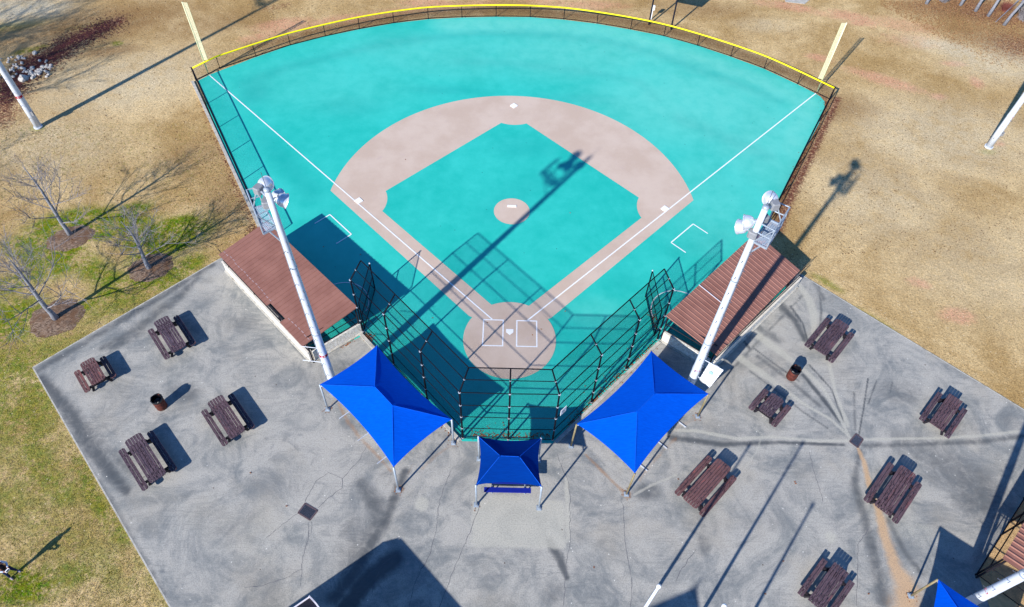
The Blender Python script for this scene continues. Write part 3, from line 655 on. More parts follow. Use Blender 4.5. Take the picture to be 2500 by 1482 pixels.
# wing screens guarding the dugout mouths
def wing(s, label):
    a, b = Vector((s*8.62, .1, 0)), Vector((s*8.38, 3.15, 0)); h = 2.52
    e = empty('wing_screen', a, label=label, cat='fence', group='wing screens beside the dugouts')
    for q in (a+Vector((0, .12, 0)), b): MB().tube([q, q+Vector((0, 0, h))], .04, 8).build('post', M['black'], e)
    for z_ in (.1, 1.3, h): MB().tube([a+Vector((0, .12, z_)), b+Vector((0, 0, z_))], .028, 6).build('rail', M['black'], e)
    m_ = MB(); mesh_panel(m_, a+Vector((0, .12, 0)), b, .02, h); m_.build('chain_link', M['link'], e)
    MB().lathe([(0, h+.08), (.04, h+.06), (.055, h+.02), (.04, h-.02)], 8, b).build('post_cap', M['silver'], e)
wing(-1, 'short black chain-link wing screen running into the field from the left end of the backstop')
wing(1, 'short black chain-link wing screen running into the field from the right end of the backstop')
# small white sign on the backstop
sg = MB(); c0 = P(1371, 985, 3.1); c0 = Vector((2.72, -6.55, 3.0)); dd = (rig[1]-rig[0]).normalized()
sg.box(c0+Vector((.05, -.05, 0)), (.42, .02, .5), (dd, Vector((dd.y, -dd.x, 0)), Vector((0, 0, 1))))
sgo = sg.build('notice_sign', M['white_plastic']); tag(sgo, 'small pale notice wired to the right corner of the backstop mesh', 'sign')
sn = MB()
for r_, (u0, u1) in enumerate(((-.12, .12), (-.14, .05), (-.06, .14))):
    z_ = 3.12-.12*r_; ce = c0+Vector((.05, -.05, 0))+dd*((u0+u1)/2)+Vector((dd.y, -dd.x, 0))*.013
    local(MB().box((ce.x, ce.y, z_), (u1-u0, .006, .035), (dd, Vector((dd.y, -dd.x, 0)), Vector((0, 0, 1)))).build('text_line', M['dark_frame'], sgo))


# ------------------------------------------------------------------ dugouts
def dugout(s, FF, FN, BN, BF, wb, wc, we, label, notch=None):
    """FF.. roof corners; wb, wc, we = far end of back wall, wall corner, near end"""
    e = empty('dugout', wc, label=label, cat='dugout', group='dugouts flanking the backstop')
    nrib = 29; m_ = MB(); T = Vector((0, 0, .03))
    prof = [(0, 0), (.12, 0), (.17, .045), (.27, .045), (.32, 0)]
    L_ = (FN-FF).length
    def rp(u, v): return FF.lerp(FN, u).lerp(BF.lerp(BN, u), v)
    us = []
    for i in range(nrib):
        for a_, h_ in ((0, 0), (.80, 0), (.85, .028), (.93, .028), (.98, 0)): us.append(((i+a_)/nrib, h_))
    us.append((1, 0))
    for i in range(len(us)-1):
        (u0, h0), (u1, h1) = us[i], us[i+1]; v1 = 1.0
        if notch and notch[0] <= (u0+u1)/2 <= notch[1]: v1 = notch[2]
        if notch and (u0+u1)/2 > notch[1]: v1 = 1.03
        a, b, c, d = rp(u0, 0), rp(u1, 0), rp(u1, v1), rp(u0, v1); z0 = Vector((0, 0, h0)); z1 = Vector((0, 0, h1))
        m_.face([a+z0+T, b+z1+T, c+z1+T, d+z0+T] if s < 0 else [d+z0+T, c+z1+T, b+z1+T, a+z0+T])
        m_.face([a, d, c, b] if s < 0 else [b, c, d, a]); m_.face([a, b, b+z1+T, a+z0+T]); m_.face([d, d+z0+T, c+z1+T, c])
    m_.face([rp(0, 0), rp(0, 0)+T, rp(0, 1)+T, rp(0, 1)]); m_.face([rp(1, 0), rp(1, 1), rp(1, 1)+T, rp(1, 0)+T])
    m_.build('roof', M['roof'], e)
    lap = MB(); rl = random.Random(2)
    for i in range(nrib):
        if s > 0 or (notch and notch[0] <= (i+.5)/nrib <= notch[1]): continue
        u0, u1 = (i+.08)/nrib, (i+.72)/nrib; v0 = .885+rl.uniform(-.012, .012)
        lap.face([rp(u0, v0)+T*1.15, rp(u0, v0+.012)+T*1.15, rp(u1, v0+.012)+T*1.15, rp(u1, v0)+T*1.15])
    if s < 0: lap.build('sealant_line', M['lap'], e)
    f_ = MB()
    for v_ in (.04, .35, .66, .96): f_.beam(rp(.01, v_)-Vector((0, 0, .08)), rp(.99, v_)-Vector((0, 0, .08)), .06, .14)
    f_.build('roof_frame', M['dark_frame'], e)
    # walls
    hw = .86
    bw = MB().beam((wb.x, wb.y, hw/2-.02), (wc.x, wc.y, hw/2-.02), .2, hw).build('back_wall', M['block'], e)
    MB().beam((wb.x, wb.y, hw+.02), (wc.x, wc.y, hw+.02), .26, .09).build('wall_cap', M['block_plain'], e)
    MB().beam((wb.x, wb.y, .03), (wc.x, wc.y, .03), .42, .1).build('footing', M['concrete_kerb'], e)
    d_ = (we-wc).normalized(); w2 = wc+d_*.14
    MB().beam((w2.x, w2.y, hw/2-.02), (we.x, we.y, hw/2-.02), .2, hw-.01).build('end_wall', M['block'], e)
    MB().beam((w2.x, w2.y, .028), (we.x, we.y, .028), .4, .1).build('footing', M['concrete_kerb'], e)
    # posts
    P_ = []
    for u_ in (.02, .34, .66, .985):
        for v_ in (.03, .94):
            q = rp(u_, v_); zt = q.z-.02; MB().tube([(q.x, q.y, 0), (q.x, q.y, zt)], .045, 8).build('post', M['dark_frame'], e)
    # wire above the walls and across the front
    m_ = MB(); a, b = rp(0, 1), rp(1, 1); a2, b2 = wb.copy(), wc.copy()
    m_.face([(wb.x, wb.y, hw), (wc.x, wc.y, hw), (wc.x, wc.y, 2.0), (wb.x, wb.y, 2.0)], [(0, 0), (L_, 0), (L_, 1.2), (0, 1.2)])
    mesh_panel(m_, w2, we, hw, 2.25)
    a, b = rp(.08, .02), rp(.86, .02); mesh_panel(m_, a, b, .1, a.z-.05)
    a, b = rp(0, .02), rp(0, .98); mesh_panel(m_, a, b, .1, 2.0)
    m_.build('chain_link', M['link'], e)
    r_ = MB()
    for z_ in (hw+.08, 1.4, 2.0): r_.tube([(wb.x, wb.y, z_), (wc.x, wc.y, z_)], .022, 6)
    r_.build('back_rail', M['dark_frame'], e)
    r_ = MB()
    for z_ in (hw+.08, 1.5, 2.25): r_.tube([(w2.x, w2.y, z_), (we.x, we.y, z_)], .026, 6)
    r_.build('end_rail', M['dark_frame'], e)
    r_ = MB(); a, b = rp(.02, .02), rp(.98, .02)
    for z_ in (.12, 1.3, 2.3): r_.tube([(a.x, a.y, z_), (b.x, b.y, z_)], .026, 6)
    r_.build('front_rail', M['dark_frame'], e)
    a, b = rp(.06, .72), rp(.94, .72)
    MB().beam((a.x, a.y, .45), (b.x, b.y, .45), .3, .05).build('players_bench', M['galv'], e)
    bl = MB()
    for t in (.1, .37, .63, .9):
        q = a.lerp(b, t); bl.box((q.x, q.y, .21), (.06, .06, .42))
    bl.build('bench_legs', M['galv'], e)
    return e, rp
dl, rpl = dugout(-1, Vector((-15.19, 6.4, 2.42)), Vector((-8.64, -.03, 2.45)), P(743, 844, 2.1), P(534, 622, 2.1),
       Vector((-17.82, 4.45, 0)), Vector((-11.3, -2.1, 0)), Vector((-8.8, .02, 0)), 'brown metal-roofed dugout left of the backstop, with a notch in its back eave', (.60, .745, .93))
dr, rpr = dugout(1, P(1845, 569, 2.45), Vector((8.8, -.1, 2.45)), P(1750, 869, 2.05), P(1953, 661, 2.05),
       Vector((18.0, 4.3, 0)), Vector((11.62, -2.0, 0)), Vector((9.0, .02, 0)), 'brown metal-roofed dugout right of the backstop, crossed by a pole shadow')
q0, q1 = rpr(.655, .0), rpr(.655, .55)
MB().beam(q0+Vector((0, 0, .09)), q1+Vector((0, 0, .09)), .04, .02).build('rib_shine', M['roof_trim'], dr)  # thin white strip painting the shine of one raised rib

# ------------------------------------------------------------------ shade canopies
def canopy(cs, r0, r1, bases, label, zr=3.3, zc=2.65, sag=.21, foot='galv', sail='sail'):
    """cs: four corners in order, r0 r1: ridge ends; r0 sits nearer cs[0]-cs[1], r1 nearer cs[2]-cs[3]"""
    cen_ = sum(cs, Vector())/4
    e = empty('shade_canopy', (cen_.x, cen_.y, 0), label=label, cat='canopy', group='blue shade canopies')
    n = 14; m_ = MB()
    pan = [(cs[0], cs[1], r0, r0), (cs[1], cs[2], r0, r1), (cs[2], cs[3], r1, r1), (cs[3], cs[0], r1, r0)]
    for a, b, ra, rb in pan:
        mid = (a+b)/2; inw = (Vector((cen_.x, cen_.y, mid.z))-mid).normalized(); s_ = sag*(b-a).length/6
        def pt(t, k):
            ed = a.lerp(b, t)+inw*s_*4*t*(1-t)+Vector((0, 0, .02)); rg = ra.lerp(rb, t); q = ed.lerp(rg, k)
            return q-Vector((0, 0, .025*math.sin(math.pi*k)))
        N_ = 6
        for i in range(n):
            for j in range(N_):
                t0, t1, k0, k1 = i/n, (i+1)/n, j/N_, (j+1)/N_
                q = [pt(t0, k0), pt(t1, k0), pt(t1, k1), pt(t0, k1)]
                nn = (q[1]-q[0]).cross(q[3]-q[0])
                m_.face(q if nn.z > 0 else q[::-1])
        MBp = None
    o = m_.build('sail', M[sail], e)
    so_ = o.modifiers.new('thick', 'SOLIDIFY'); so_.thickness = .012
    for a, b in ((r0, r1), (cs[0], r0), (cs[1], r0), (cs[2], r1), (cs[3], r1)):
        MB().tube([a.lerp(b, .03)+Vector((0, 0, .008)), a.lerp(b, .97)+Vector((0, 0, .008))], .014, 5).build('seam', M['seam'], e)
    s_ = MB()
    for a, b in ((r0, r1), (cs[0], r0), (cs[1], r0), (cs[2], r1), (cs[3], r1)):
        pts = [a.lerp(b, k/6)+Vector((0, 0, -.06)) for k in range(7)] if (a is not r0) else [a+Vector((0, 0, -.05)), b+Vector((0, 0, -.05))]
        s_.tube([p__-Vector((0, 0, .08)) for p__ in pts], .03, 6)
    s_.build('frame', M['galv'], e)
    for c_, b_ in zip(cs, bases):
        MB().tube([b_, (c_.x, c_.y, zc-.02)], .05, 10).build('post', M[foot] if foot in M else foot, e, True)
        MB().box(b_+Vector((0, 0, .015)), (.26, .26, .03)).box(b_+Vector((0, 0, .06)), (.15, .15, .08)).build('base_plate', M['galv'], e)
    return e
M['post_rusty'] = simple('dull_brass_post', (150, 138, 104), .6, .2, .4, .15, 8, dirt=(150, 108, 70))
cl = [P(781, 939, 2.65), P(920.6, 843, 2.65), P(1103, 1024, 2.65), P(961, 1141, 2.65)]
canopy(cl, P(915, 944, 3.52), P(958, 989.5, 3.52), [P(800.5, 999.5), Vector((cl[1].x, cl[1].y, 0)), P(1107, 1082), P(973, 1196.6)], 'large blue shade canopy left of home plate, beside the left light pole')
crn = [P(1590, 857, 2.65), P(1730, 962, 2.65), P(1550, 1156, 2.65), P(1408, 1035.5, 2.65)]
canopy(crn, P(1597.7, 961.3, 3.52), P(1555.7, 1004.4, 3.52), [Vector((crn[0].x, crn[0].y, 0)), P(1703, 1017), P(1529, 1207), P(1394, 1089)], 'large blue shade canopy right of home plate, beside the right light pole', foot='post_rusty')
cc = [P(1162, 1185, 2.6), P(1168, 1066, 2.6), P(1321, 1070, 2.6), P(1322.6, 1188.8, 2.6)]
canopy(cc, P(1221, 1113, 3.35), P(1268, 1115, 3.35), [P(1163, 1233), Vector((cc[1].x, cc[1].y, 0)), Vector((cc[2].x, cc[2].y, 0)), P(1315.6, 1240.4)], 'small blue shade canopy directly behind the backstop, over a table', sag=.36, sail='sail_dark')
k4 = P(2290.5, 1414.7, 2.65); u4 = Vector((k2, -k2, 0)); v4 = Vector((-k2, -k2, 0))
c4 = [k4, k4+u4*4.2, k4+u4*4.2+v4*6.1, k4+v4*6.1]
ea, eb = (P(2362, 1457, 2.65)-k4).normalized(), (P(2270, 1482, 2.65)-k4).normalized()
c4 = [k4, k4+ea*4.2, k4+ea*4.2+eb*6.1, k4+eb*6.1]
m4 = sum(c4, Vector())/4; m4.z = 3.5; ax4 = ((c4[0]+c4[1])/2-(c4[2]+c4[3])/2).normalized()
canopy(c4, m4+ax4*.8, m4-ax4*.8, [P(2223.5, 1452.7)*.0+Vector((k4.x, k4.y, 0))]+[Vector((q.x, q.y, 0)) for q in c4[1:]], 'blue shade canopy cut off by the bottom edge, beside the second fenced field', foot='post_rusty')

# benches and bleachers under the canopies
def bleacher(c, ax, n_, label, length=4.6):
    ax = ax.normalized(); b = Vector((-ax.y, ax.x, 0)); e = empty('bleacher', c, label=label, cat='bleacher', group='aluminium bleachers under the canopies')
    if b.dot(n_) < 0: b = -b               # b points away from the field
    for i in range(3):
        z_ = .42+.3*i; q = c+b*(.62*i)
        MB().beam(q-ax*length/2+Vector((0, 0, z_)), q+ax*length/2+Vector((0, 0, z_)), .25, .045).build('seat', M['alu'], e)
        if i: MB().beam(q-b*.3-ax*length/2+Vector((0, 0, z_-.28)), q-b*.3+ax*length/2+Vector((0, 0, z_-.28)), .22, .04).build('footboard', M['alu'], e)
    for t in (-1.75, 0, 1.75):
        q = c+ax*t; f_ = MB()
        f_.beam(q-b*.25+Vector((0, 0, .03)), q+b*1.95+Vector((0, 0, .03)), .05, .05); f_.beam(q+b*1.24, q+b*1.24+Vector((0, 0, 1.0)), .05, .05)
        f_.beam(q+b*.62, q+b*.62+Vector((0, 0, .7)), .05, .05); f_.beam(q, q+Vector((0, 0, .4)), .05, .05); f_.beam(q-b*.1+Vector((0, 0, .35)), q+b*1.3+Vector((0, 0, 1.0)), .05, .05)
        f_.build('frame', M['alu'], e)
bleacher(Vector((-6.55, -5.75, 0)), Vector((1.25, -1.35, 0)), Vector((-1, -1, 0)), 'three-row aluminium bleacher under the large blue canopy left of home plate')
bleacher(Vector((7.1, -5.8, 0)), Vector((1.25, 1.38, 0)), Vector((1, -1, 0)), 'three-row aluminium bleacher under the large blue canopy right of home plate')
e = empty('scorers_table', (.04, -9.2, 0), label='table and blue bench under the small canopy behind the backstop', cat='table')
MB().box((.1, -9.25, .74), (2.5, .7, .05)).build('tabletop', M['blue_plank'], e)
for x_ in (-.75, .92): MB().beam((x_, -9.75, .04), (x_, -8.75, .04), .06, .06).beam((x_, -9.25, .04), (x_, -9.25, .72), .07, .07).beam((x_, -9.85, .38), (x_, -8.7, .38), .05, .05).beam((x_, -9.82, .02), (x_, -9.82, .42), .05, .05).beam((x_, -8.7, .02), (x_, -8.7, .42), .05, .05).build('leg_frame', M['galv'], e)
MB().box((.045, -9.815, .445), (2.38, .26, .05)).build('bench', M['blue_plank'], e)
MB().box((.045, -8.7, .445), (2.38, .26, .05)).build('bench', M['blue_plank'], e)

# ------------------------------------------------------------------ light poles
def text_mesh(body, size, mat, name='text'):
    cu = bpy.data.curves.new(name, 'FONT'); cu.body = body; cu.size = size; cu.align_x = 'CENTER'; cu.align_y = 'CENTER'; cu.extrude = .004
    o = bpy.data.objects.new(name, cu); C.objects.link(o); dg = bpy.context.evaluated_depsgraph_get()
    me = bpy.data.meshes.new_from_object(o.evaluated_get(dg)); bpy.data.objects.remove(o); me.materials.clear(); me.materials.append(mat)
    ob = bpy.data.objects.new(name, me); C.objects.link(ob); return ob
def light_pole(b, H, label, band_z, band_txt, s=1, head=True, r0=.235, r1=.12, out=None, redtext=False, face=-90):
    e = empty('light_pole', b, label=label, cat='light pole', group='tall white floodlight poles')
    n = 10; MB().tube([b+Vector((0, 0, z_*H)) for z_ in np.linspace(0, 1, n)], [r0+(r1-r0)*t for t in np.linspace(0, 1, n)], 20).build('pole', M['white_steel'], e, True)
    MB().tube([b+Vector((0, 0, 0)), b+Vector((0, 0, .09))], r0+.07, 20).build('base_collar', M['white_steel'], e)
    MB().lathe([(0, .1), (r1*.6, .08), (r1+.02, .03), (r1+.02, -.05)], 20, b+Vector((0, 0, H))).build('cap', M['galv'], e, True)
    rb = r0+(r1-r0)*band_z/H
    bd = MB().lathe([(rb+.004, band_z-.09), (rb+.012, band_z-.09), (rb+.010, band_z+.09), (rb+.004, band_z+.09)], 24, b).build('label_band', M['white_steel'] if redtext else M['red_band'], e)
    a = R(face)
    tx = text_mesh(band_txt, .2 if redtext else .15, M['red_band'] if redtext else M['white_plastic'])
    mm = Matrix.Translation((b.x+math.cos(a)*(rb+.014), b.y+math.sin(a)*(rb+.014), band_z)) @ Matrix.Rotation(a+R(90), 4, 'Z') @ Matrix.Rotation(R(90), 4, 'X')
    me = tx.data
    for v in me.vertices:                       # wrap the lettering round the pole
        ang = a+v.co.x/rb; rr = rb+.016+v.co.z
        v.co = Vector((b.x+math.cos(ang)*rr, b.y+math.sin(ang)*rr, band_z+v.co.y))
    tx.parent = bd; tx.matrix_parent_inverse = Matrix.Identity(4)
    for zj in (H*.37, H*.7):
        rj = r0+(r1-r0)*zj/H; MB().lathe([(rj-.01, zj-.05), (rj+.016, zj-.05), (rj+.016, zj+.02), (rj-.01, zj+.03)], 20, b).build('slip_joint', M['galv'], e)
    MB().box(b+Vector((s*.26, -.08, 1.3)), (.16, .14, .34)).build('junction_box', M['ballast'], e)
    # climbing pegs in two staggered files
    z_ = 1.0; k = 0
    while z_ < H-2.4:
        a_ = R(face+(28 if k % 2 else -28)); rr = r0+(r1-r0)*z_/H
        d = Vector((math.cos(a_), math.sin(a_), 0)); p_ = b+d*(rr-.02)+Vector((0, 0, z_))
        MB().tube([p_, p_+d*.19, p_+d*.19+Vector((0, 0, .06))], .013, 5).build('step_peg', M['iron'], e)
        z_ += .55; k += 1
    MB().tube([b+Vector((s*.3, .03, .3)), b+Vector((s*.17, .02, H-2.2))], .018, 6).build('safety_cable', M['galv'], e)
    if not head: return e
    lamps = out['lamps']
    for i, (bx, bl, axd) in enumerate(lamps):
        fl = MB(); axd = Vector(axd).normalized(); X = axd.orthogonal().normalized(); Y = axd.cross(X)
        prof = [(.05, -.02), (.07, .03), (.14, .045), (.2, .09), (.25, .16), (.28, .25), (.292, .36), (.3, .42), (.325, .425), (.325, .45), (.285, .45)]
        f0 = MB().lathe(prof, 28, bl-axd*.25, (X, Y, axd)).build('reflector', M['alu'], e, True)
        g0 = MB().lathe([(.288, .44), (.18, .47), (.0, .485)], 24, bl-axd*.25, (X, Y, axd)).build('lens', M['window'], f0, True); g0.matrix_parent_inverse = Matrix.Identity(4)
        d = (bl-bx); d.z = 0; d = d.normalized() if d.length > .01 else Vector((0, 1, 0)); Yb = Vector((-d.y, d.x, 0)); z0 = Vector((0, 0, 1))
        bb = MB(); pr = [(-.19, -.13), (-.12, -.17), (.12, -.17), (.19, -.1), (.19, .1), (.12, .17), (-.12, .17), (-.19, .13)]
        for (u, v), (u2, v2) in zip(pr, pr[1:]+pr[:1]):
            bb.face([bx+d*u+Yb*v-z0*.16, bx+d*u2+Yb*v2-z0*.16, bx+d*u2+Yb*v2+z0*.13, bx+d*u+Yb*v+z0*.13])
            bb.face([bx+d*u+Yb*v+z0*.13, bx+d*u2+Yb*v2+z0*.13, bx+d*u2*.85+Yb*v2*.85+z0*.17, bx+d*u*.85+Yb*v*.85+z0*.17])
        bb.face([bx+d*u*.85+Yb*v*.85+z0*.17 for u, v in pr]); bb.face([bx+d*u+Yb*v-z0*.16 for u, v in pr][::-1])
        bb.build('ballast_box', M['ballast'], e)
        MB().tube([bx+d*.1, (bx+bl)/2+Vector((0, 0, .03)), bl-axd*.22], [.05, .045, .06], 10).build('lamp_arm', M['galv'], e, True)
        pz = b+Vector((0, 0, bx.z)); MB().tube([bx, Vector((pz.x, pz.y, bx.z))], .05, 8).build('bracket', M['galv'], e)
    # work platform
    q = out['plat']; zf = q[0].z
    m_ = MB(); la = (q[1]-q[0]).length; lb = (q[3]-q[0]).length
    m_.face([q[0], q[1], q[2], q[3]], [(0, 0), (la, 0), (la, lb), (0, lb)]); fl = m_.build('platform_floor', M['grating'], e)
    f_ = MB()
    for i in range(4): f_.beam(q[i], q[(i+1) % 4], .06, .09)
    f_.beam(b+Vector((0, 0, zf-.06)), (q[1]+q[2])/2-Vector((0, 0, .06)), .08, .08); f_.beam(b+Vector((0, 0, zf-1.0)), (q[1]+q[2])/2-Vector((0, 0, .1)), .05, .05)
    f_.build('platform_frame', M['galv'], e)
    r_ = MB(); up = Vector((0, 0, 1.07))
    for h_ in (1.07, .55): r_.tube([q[0]+Vector((0, 0, h_)), q[1]+Vector((0, 0, h_)), q[2]+Vector((0, 0, h_)), q[3]+Vector((0, 0, h_))], .03, 8)
    for c_ in q+[(q[1]+q[2])/2]: r_.tube([c_, c_+up], .028, 8)
    r_.tube([q[2]+up, q[3]], .028, 8); r_.tube([q[1], q[0]+up], .028, 8)
    r_.build('railing', M['galv'], e)
    MB().tube([b+Vector((0, 0, H-.3)), b+Vector((0, 0, H+.9))], .012, 6).build('lightning_rod', M['iron'], e)
    return e
bL, bR = Vector((-9.64, -4.05, 0)), Vector((9.88, -3.95, 0))
outL = dict(lamps=[(P(632, 462, 14.9), P(645, 450, 14.9), (.35, .8, -.55)), (P(652, 496, 14.3), P(688, 488, 14.4), (.85, .2, -.5)), (P(655, 486, 13.9), P(677, 480, 14.0), (.6, .65, -.45))],
            plat=[P(643, 502, 13.2), P(618.5, 509, 13.2), P(643, 571, 13.2), P(676, 554, 13.2)])
light_pole(bL, 15.45, 'tall white floodlight pole with work platform at the left dugout', 3.8, 'B-3', -1, True, out=outL, face=-78)
outR = dict(lamps=[(P(1891, 500, 14.9), P(1884, 487, 14.9), (-.2, .85, -.5)), (P(1864, 533, 14.2), P(1828, 542, 14.2), (-.85, .25, -.3)), (P(1838, 571, 13.6), P(1813, 554, 13.7), (-.75, .5, -.45))],
            plat=[P(1877, 536, 13.2), P(1908, 550, 13.2), P(1871, 607, 13.2), P(1838, 589, 13.2)])
light_pole(bR, 15.1, 'tall white floodlight pole with work platform at the right dugout', 3.15, 'C-1', 1, True, out=outR, redtext=True, face=-95)
def shift(out, a, b, dz, flip=1):
    f = lambda p_: Vector((b.x+(p_.x-a.x)*flip, b.y+(p_.y-a.y), p_.z+dz))
    return dict(lamps=[(f(x), f(y), (z[0]*flip, z[1], z[2])) for x, y, z in out['lamps']], plat=[f(q) for q in out['plat']])
b1 = P(93.5, 310); light_pole(b1, 15.4, 'tall white floodlight pole on the lawn at the far left', 2.75, 'B-1', 1, True, out=shift(outL, bL, b1, 0), face=-62)
b2 = P(2413.5, 358.5); light_pole(b2, 15.1, 'tall white floodlight pole on the lawn at the far right', 2.9, 'C-2', 1, True, out=shift(outR, bR, b2, 0), face=-110, redtext=True)
b3 = P(2386, 1461, 2.0); b3.z = 0; light_pole(b3, 15.1, 'tall white floodlight pole at the bottom right beside the second fenced field', 3.1, 'C-3', 1, True, out=shift(outR, bR, b3, 0), redtext=True, face=175)
# brackets on the left pole, banner on the right pole
e = [x for x in C.objects if x.name == 'light_pole'][0]
for z_, y_ in ((2.95, 0), (4.3, 0)): MB().tube([bL+Vector((-.1, 0, z_)), bL+Vector((-1.25, .12, z_))], .018, 6).build('banner_arm', M['white_steel'], e)
bn = empty('banner', bR, label='blank white banner held between two arms on the right floodlight pole', cat='banner')
t0, t1 = P(1735, 886, 2.05), None
bTL, bTR, bBR, bBL = P(1733, 884, 3.95), P(1766, 904, 3.95), P(1733, 946, 2.35), P(1707, 926, 2.35)
A_, B_ = Vector((bTL.x, bTL.y, 0)), Vector((bTR.x, bTR.y, 0))
for z_, q_ in ((2.35, bBR), (3.95, bTR)): MB().tube([bR+Vector((.2, 0, z_)), q_], .022, 8).build('arm', M['white_steel'], bn)
m_ = MB(); nseg = 10; dB = (B_-A_); nrm = Vector((dB.y, -dB.x, 0)).normalized()
a0 = A_+dB*.22
for i in range(nseg):
    for j in range(6):
        def pt(u, v):
            q = bBL.lerp(bBR, u).lerp(bTL.lerp(bTR, u), v); return q+nrm*(.04*math.sin(u*5+v*2))
        u0, u1, v0, v1 = i/nseg, (i+1)/nseg, j/6, (j+1)/6; m_.face([pt(u0, v0), pt(u1, v0), pt(u1, v1), pt(u0, v1)])
o = m_.build('cloth', M['white_plastic'], bn, True); sm = o.modifiers.new('thick', 'SOLIDIFY'); sm.thickness = .008
mc = simple('faded_print', (170, 226, 214), .8)
MB().lathe([(.0, 0), (.12, 0), (.12, .006), (0, .006)], 16, bBL.lerp(bBR, .45).lerp(bTL.lerp(bTR, .45), .62)+nrm*.06, (dB.normalized(), Vector((0, 0, 1)), nrm)).build('faded_print', mc, bn)

# ------------------------------------------------------------------ picnic tables
def rounded(hx, hy, c):
    return [(-hx+c, -hy), (hx-c, -hy), (hx-c*.3, -hy+c*.3), (hx, -hy+c), (hx, hy-c), (hx-c*.3, hy-c*.3), (hx-c, hy), (-hx+c, hy), (-hx+c*.3, hy-c*.3), (-hx, hy-c), (-hx, -hy+c), (-hx+c*.3, -hy+c*.3)]
def plank_top(L_, W_, n, z, th, mat, e, name, corner=.1):
    m_ = MB(); wd = W_/n; gap = .02
    for i in range(n):
        y0 = -W_/2+i*wd+gap/2; y1 = y0+wd-gap; c = corner
        if n == 1: m_.prism(rounded(L_/2, W_/2, min(c, W_/3)), z-th, z); break
        if i == 0: po = [(-L_/2+c, y0), (L_/2-c, y0), (L_/2, y0+min(c, wd*.8)), (L_/2, y1), (-L_/2, y1), (-L_/2, y0+min(c, wd*.8))]
        elif i == n-1: po = [(-L_/2, y0), (L_/2, y0), (L_/2, y1-min(c, wd*.8)), (L_/2-c, y1), (-L_/2+c, y1), (-L_/2, y1-min(c, wd*.8))]
        else: po = [(-L_/2, y0), (L_/2, y0), (L_/2, y1), (-L_/2, y1)]
        m_.prism(po, z-th, z)
    o = m_.build(name, mat, e); local(o); return o
def picnic(loc, rz, L_, label, mat='wood', W_=.86, lb=None, boff=.82, square=False, n=5):
    bw = .30 if square else .34; e = empty('picnic_table', (loc.x, loc.y, 0), rz, label=label, cat='picnic table', group='plum-brown picnic tables on the concrete'); mt = M[mat]; lb = lb or L_
    c = .02 if square else .1
    plank_top(L_, W_, n, .77, .06, mt, e, 'tabletop', c)
    for s in (-1, 1):
        o = plank_top(lb, bw, 2, .46, .06, mt, e, 'bench', .07 if not square else .015)
        for v in o.data.vertices: v.co.y += s*boff
    xx = L_*.34
    for s in (-1, 1):
        f_ = MB()
        f_.box((s*xx, 0, .36), (.1, boff*2+.12, .12)); f_.box((s*xx, 0, .66), (.1, W_*.86, .09))
        f_.beam((s*xx+.055*s, -.3, .66), (s*xx+.055*s, -boff*.72, .03), .09, .12); f_.beam((s*xx+.055*s, .3, .66), (s*xx+.055*s, boff*.72, .03), .09, .12)
        o = f_.build('leg_frame', M['dark_frame'], e); local(o)
    o = MB().box((0, 0, .655), (L_*.7, .09, .08)).build('centre_beam', M['dark_frame'], e); local(o)
    return e
T = [((391, 778, 438, 852), 'wood', 0, 'long dark-chipped picnic table nearest the left dugout', None),
     ((210.7, 879.3, 241.4, 931.8), 'wood_red', 0, 'short reddish picnic table at the left corner of the concrete', None),
     ((523, 972.5, 581.6, 1061), 'wood', 0, 'long plum-brown picnic table right of the left rusty trash drum', None),
     ((322.4, 1066, 387.2, 1167.7), 'wood', 0, 'long plum-brown picnic table below the left rusty trash drum', None),
     ((2059, 786, 2001, 858.5), 'wood', 0, 'long plum-brown picnic table above the right trash drum, nearest the right dugout', None),
     ((1901, 968, 1867, 1008), 'wood', 0, 'short brown picnic table just below the right trash drum', None),
     ((2334.6, 970, 2285.9, 1041), 'wood', 1, 'square-cornered picnic table at the far right near the lawn edge', None),
     ((1769.9, 1130.2, 1682.5, 1229), 'wood_red', 0, 'long picnic table with red worn streaks beside the right canopy', None),
     ((2219.3, 1146.4, 2153.7, 1246), 'wood', 0, 'long plum-brown picnic table standing on the tan sand trail', None),
     ((2055.4, 1385.7, 1990.7, 1478), 'wood', 1, 'square-cornered picnic table at the bottom edge right of the flagpoles', None)]
for (x0, y0, x1, y1), mt, sq, lab, _ in T:
    a, b = P(x0, y0, .77), P(x1, y1, .77); d = a-b; Ln = d.length
    small = Ln < 2.0
    picnic((a+b)/2, math.atan2(d.y, d.x), Ln, lab, mt, .78 if sq else .8 if small else .88, Ln*(1.2 if small and mt == 'wood' else .95), .72 if (sq or small) else .77, bool(sq), n=6 if not sq else 5)

# ------------------------------------------------------------------ trash drums, drains
def drum(p_, label, bag):
    e = empty('trash_drum', p_, label=label, cat='trash can', group='rusty trash drums')
    MB().lathe([(.0, .02), (.285, .02), (.29, .03), (.29, .28), (.302, .3), (.29, .32), (.29, .58), (.302, .6), (.29, .62), (.29, .88), (.3, .9), (.285, .9), (.275, .87), (.27, .1), (0, .1)], 28, p_).build('drum', M['rust_drum'], e, True)
    m_ = MB(); rr = random.Random(4); n = 22
    pr = [(.312, .78), (.316, .9), (.29, .93), (.27, .88), (.25, .55), (.0, .4)]
    b0 = len(m_.v); m_.lathe(pr, n, p_)
    for i in range(len(m_.v)): v = m_.v[i]; j = rr.uniform(-.016, .016); m_.v[i] = (v[0]+j, v[1]+rr.uniform(-.016, .016), v[2]+rr.uniform(-.02, .02))
    m_.build('bin_liner', M['bag'], e)
drum(P(396, 993), 'rusty brown trash drum between the four left picnic tables', 1)
drum(P(1931, 921), 'rusty brown trash drum above the short picnic table on the right', 1)
